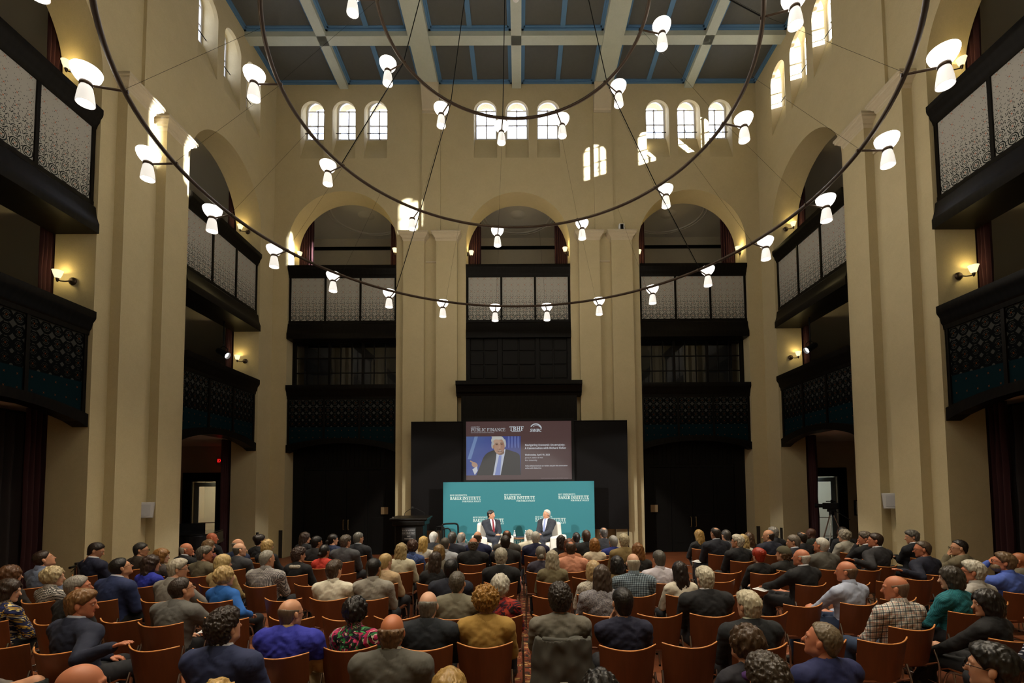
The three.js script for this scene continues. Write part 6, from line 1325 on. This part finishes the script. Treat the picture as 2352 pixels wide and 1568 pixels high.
// ---------------------------------------------------------------- empty chairs
const EMPTY = [
  [-4.35, 4.30, 6, 'empty plywood chair at the left edge, nearer row beside the sandy haired man'], [-3.20, 3.35, 6, 'empty plywood chair in front of the bald head at lower left'], [-3.02, 4.20, 6, 'empty plywood chair right of the sandy haired man\'s stretched arm'], 
  [-4.00, 5.05, 6, 'empty plywood chair between the khaki trousers and the grey suit'],  [-2.95, 5.05, 3, 'empty plywood chair beside the bright blue jacket'], [-2.80, 5.90, 4, 'empty plywood chair beside the white linen shirt'], 
  [-2.42, 4.10, 3, 'empty plywood chair left of the blue sweater'], [-2.75, 7.60, 3, 'empty plywood chair in the row of the patterned scarf'], [-2.40, 8.50, 3, 'empty plywood chair in the row of the charcoal suit before the doors'], [-2.85, 6.75, 4, 'empty plywood chair right of the gingham shirt'],
  [-1.25, 5.05, 0, 'empty plywood chair left of the taupe jacket'], [-1.77, 5.05, 0, 'empty plywood chair nearer than the fine grey shirt'], [-2.30, 5.05, 2, 'empty plywood chair nearer than the white linen shirt'], [-0.31, 5.90, 0, 'empty plywood chair by the aisle behind the silver haired man'],   [-0.78, 7.60, 0, 'empty plywood chair nearer than the curly grey fringe'], [-0.25, 7.60, 0, 'empty plywood chair by the aisle, two rows past the white curls'],
  [0.35, 5.05, 0, 'empty plywood chair right of the aisle past the grey tee'], [0.37, 5.90, 0, 'empty plywood chair right of the aisle past the first empty one'], [0.97, 7.05, 0, 'empty plywood chair right of the olive vest'], [0.36, 8.45, 0, 'empty plywood chair right of the aisle near the front'], [1.40, 5.05, -2, 'empty plywood chair right of the speckled cardigan'], [1.38, 4.15, -2, 'empty plywood chair right of the navy tee'], [1.35, 7.60, -2, 'empty plywood chair right of the salmon shirt'],
  [0.88, 3.25, 0, 'empty plywood chair near the camera behind the navy tee'], [0.36, 3.25, 0, 'plywood chair near the camera with a clear view of its back beside the aisle'], [-0.36, 3.25, 0, 'empty plywood chair near the camera behind the mustard jacket'],  [-1.40, 3.30, 0, 'empty plywood chair near the camera behind the tropical blouse'], [-2.55, 3.35, 4, 'empty plywood chair left of the curly blue suit'],
  [2.47, 5.05, -5, 'empty plywood chair right of the large white haired man'], [2.45, 4.15, -5, 'empty plywood chair right of the combed white hair'], [2.45, 5.95, -5, 'empty plywood chair right of the white blouse'], [2.70, 6.75, -6, 'empty plywood chair at the right block\'s inner corner'], [4.35, 6.45, -8, 'empty plywood chair right of the black suit with crossed legs'], [4.95, 6.60, -8, 'empty plywood chair nearer than the grey wool coat'], [5.45, 6.75, -9, 'empty plywood chair under the blazer\'s arm'], [4.25, 5.60, -7, 'empty plywood chair right of the light blue shirt'],  [5.30, 7.50, -9, 'empty plywood chair nearer than the charcoal suit'], [5.55, 5.10, -9, 'empty plywood chair right of the pale grey shirt'], [3.10, 7.40, -6, 'empty plywood chair left of the bright red hair'], [3.05, 5.40, -6, 'empty plywood chair left of the crossed jeans'], [4.60, 4.20, -8, 'empty plywood chair right of the black jacketed woman'], [3.30, 3.40, -8, 'empty plywood chair at lower right nearer than the black jacket'], [3.00, 4.20, -6, 'empty plywood chair left of the plaid shirt'],
];
const seated = Object.values(SEAT);
for (const [x, z, t, label] of EMPTY) if (!seated.some(([a, b]) => Math.abs(a - x) < 0.4 && Math.abs(b - z) < 0.4)) chair(x, z, t, label);
// ---------------------------------------------------------------- jacket hung over a chair back, papers, walker
{
  const [x, z] = SEAT[83], o = thing('hung_jacket', 'dark grey jacket hung over the chair back of the grey tee shirt', 'jacket', [x, 0, -z]);
  const g = net((px, py, pz) => { const c = 0.075 * (px / 0.23) ** 2, zc = 0.285 - c + (0.8 - py) * 0.05; let d = Math.max(Math.abs(pz - zc) - 0.03 + 0.008 * n3(px * 9, py * 6, 2), Math.abs(px) - 0.235 - (0.85 - py) * 0.12, py - 0.875 - 0.012 * Math.sin(px * 20), 0.34 + 0.1 * Math.abs(px) - py); return d - 0.014 * n3(px * 8 + 5, py * 5, pz * 6) - 0.016 * (0.87 - py) * Math.sin(px * 34 + 2 * n3(px * 4, py * 4, 1)); }, [-0.36, 0.28, 0.1], [0.36, 0.93, 0.42], 0.014);
  mk('cloth', uvFlat(g), clothMat('#45443d'), o);
  mk('collar', tube([V(-0.16, 0.865, 0.235), V(0, 0.87, 0.3), V(0.16, 0.865, 0.235)], 0.022, 20, 8), clothMat('#45443d'), o);
  mk('label_patch', bx(-0.03, 0.03, 0.52, 0.56, 0.342, 0.346), M.white, o);
}
for (const [x, z, y, t, label] of [[3.55, 9.55, 0.62, 0.4, 'white sheet on the lap of the navy suit in the right front'], [3.95, 7.62, 0.6, -0.3, 'white sheet held past the bright red hair'], [3.4, 6.75, 0.66, 0.3, 'white sheet in the hands of the black suit with crossed legs'], [-3.35, 5.2, 0.62, 0.2, 'white sheet near the knees of the grey suited man looking down'], [-3.05, 7.85, 0.6, 0.2, 'white sheet beside the patterned scarf'], [0.2, 7.85, 0.62, 0.1, 'white sheet held by the grey haired woman with a bun']]) {
  const o = thing('paper_sheet', label, 'paper', [x, y, -z], t, 'programme sheets');
  const g = new THREE.BoxGeometry(0.15, 0.002, 0.22, 6, 1, 6), p = g.attributes.position; for (let i = 0; i < p.count; i++) p.setY(i, p.getY(i) + 0.012 * Math.sin(p.getX(i) * 14)); g.computeVertexNormals();
  mk('sheet', g, M.white, o);
  const lines = []; for (let i = 0; i < 6; i++) { const b = new THREE.BoxGeometry(0.1, 0.001, 0.005, 5, 1, 1), q = b.attributes.position; for (let k = 0; k < q.count; k++) q.setY(k, q.getY(k) + 0.0022 + 0.012 * Math.sin(q.getX(k) * 14)); b.translate(0, 0, -0.07 + i * 0.028); lines.push(b); } mk('print_lines', lines, M.black, o);
}
{
  const o = thing('walking_frame', 'folded black walking frame standing by the left pier', 'walker', [-7.25, 0, -7.6], 0.4);
  for (const s of [-1, 1]) { mk('side_frame', tube([V(s * 0.2, 0.03, -0.2), V(s * 0.2, 0.85, -0.02), V(s * 0.2, 0.93, 0.02), V(s * 0.2, 0.93, 0.2)], 0.013, 30, 6), M.chrome, o); mk('grip', cyl(V(s * 0.2, 0.93, 0.06), V(s * 0.2, 0.93, 0.22), 0.02, 0.02, 8), M.black, o); mk('brake_lever', tube([V(s * 0.2, 0.91, 0.04), V(s * 0.2, 0.87, 0.12), V(s * 0.2, 0.86, 0.18)], 0.006, 10, 5), M.chrome, o); for (const z of [-0.2, 0.22]) { const w = new THREE.TorusGeometry(0.07, 0.02, 8, 16); w.rotateY(Math.PI / 2); w.translate(s * 0.2, 0.09, z); mk('wheel', w, M.black, o); } mk('rear_leg', cyl(V(s * 0.2, 0.1, 0.22), V(s * 0.2, 0.6, 0.02), 0.012), M.chrome, o); }
  mk('seat', rbx(-0.19, 0.19, 0.52, 0.56, -0.12, 0.12, 0.02), M.black, o);
}
renderer.render(scene, camera);
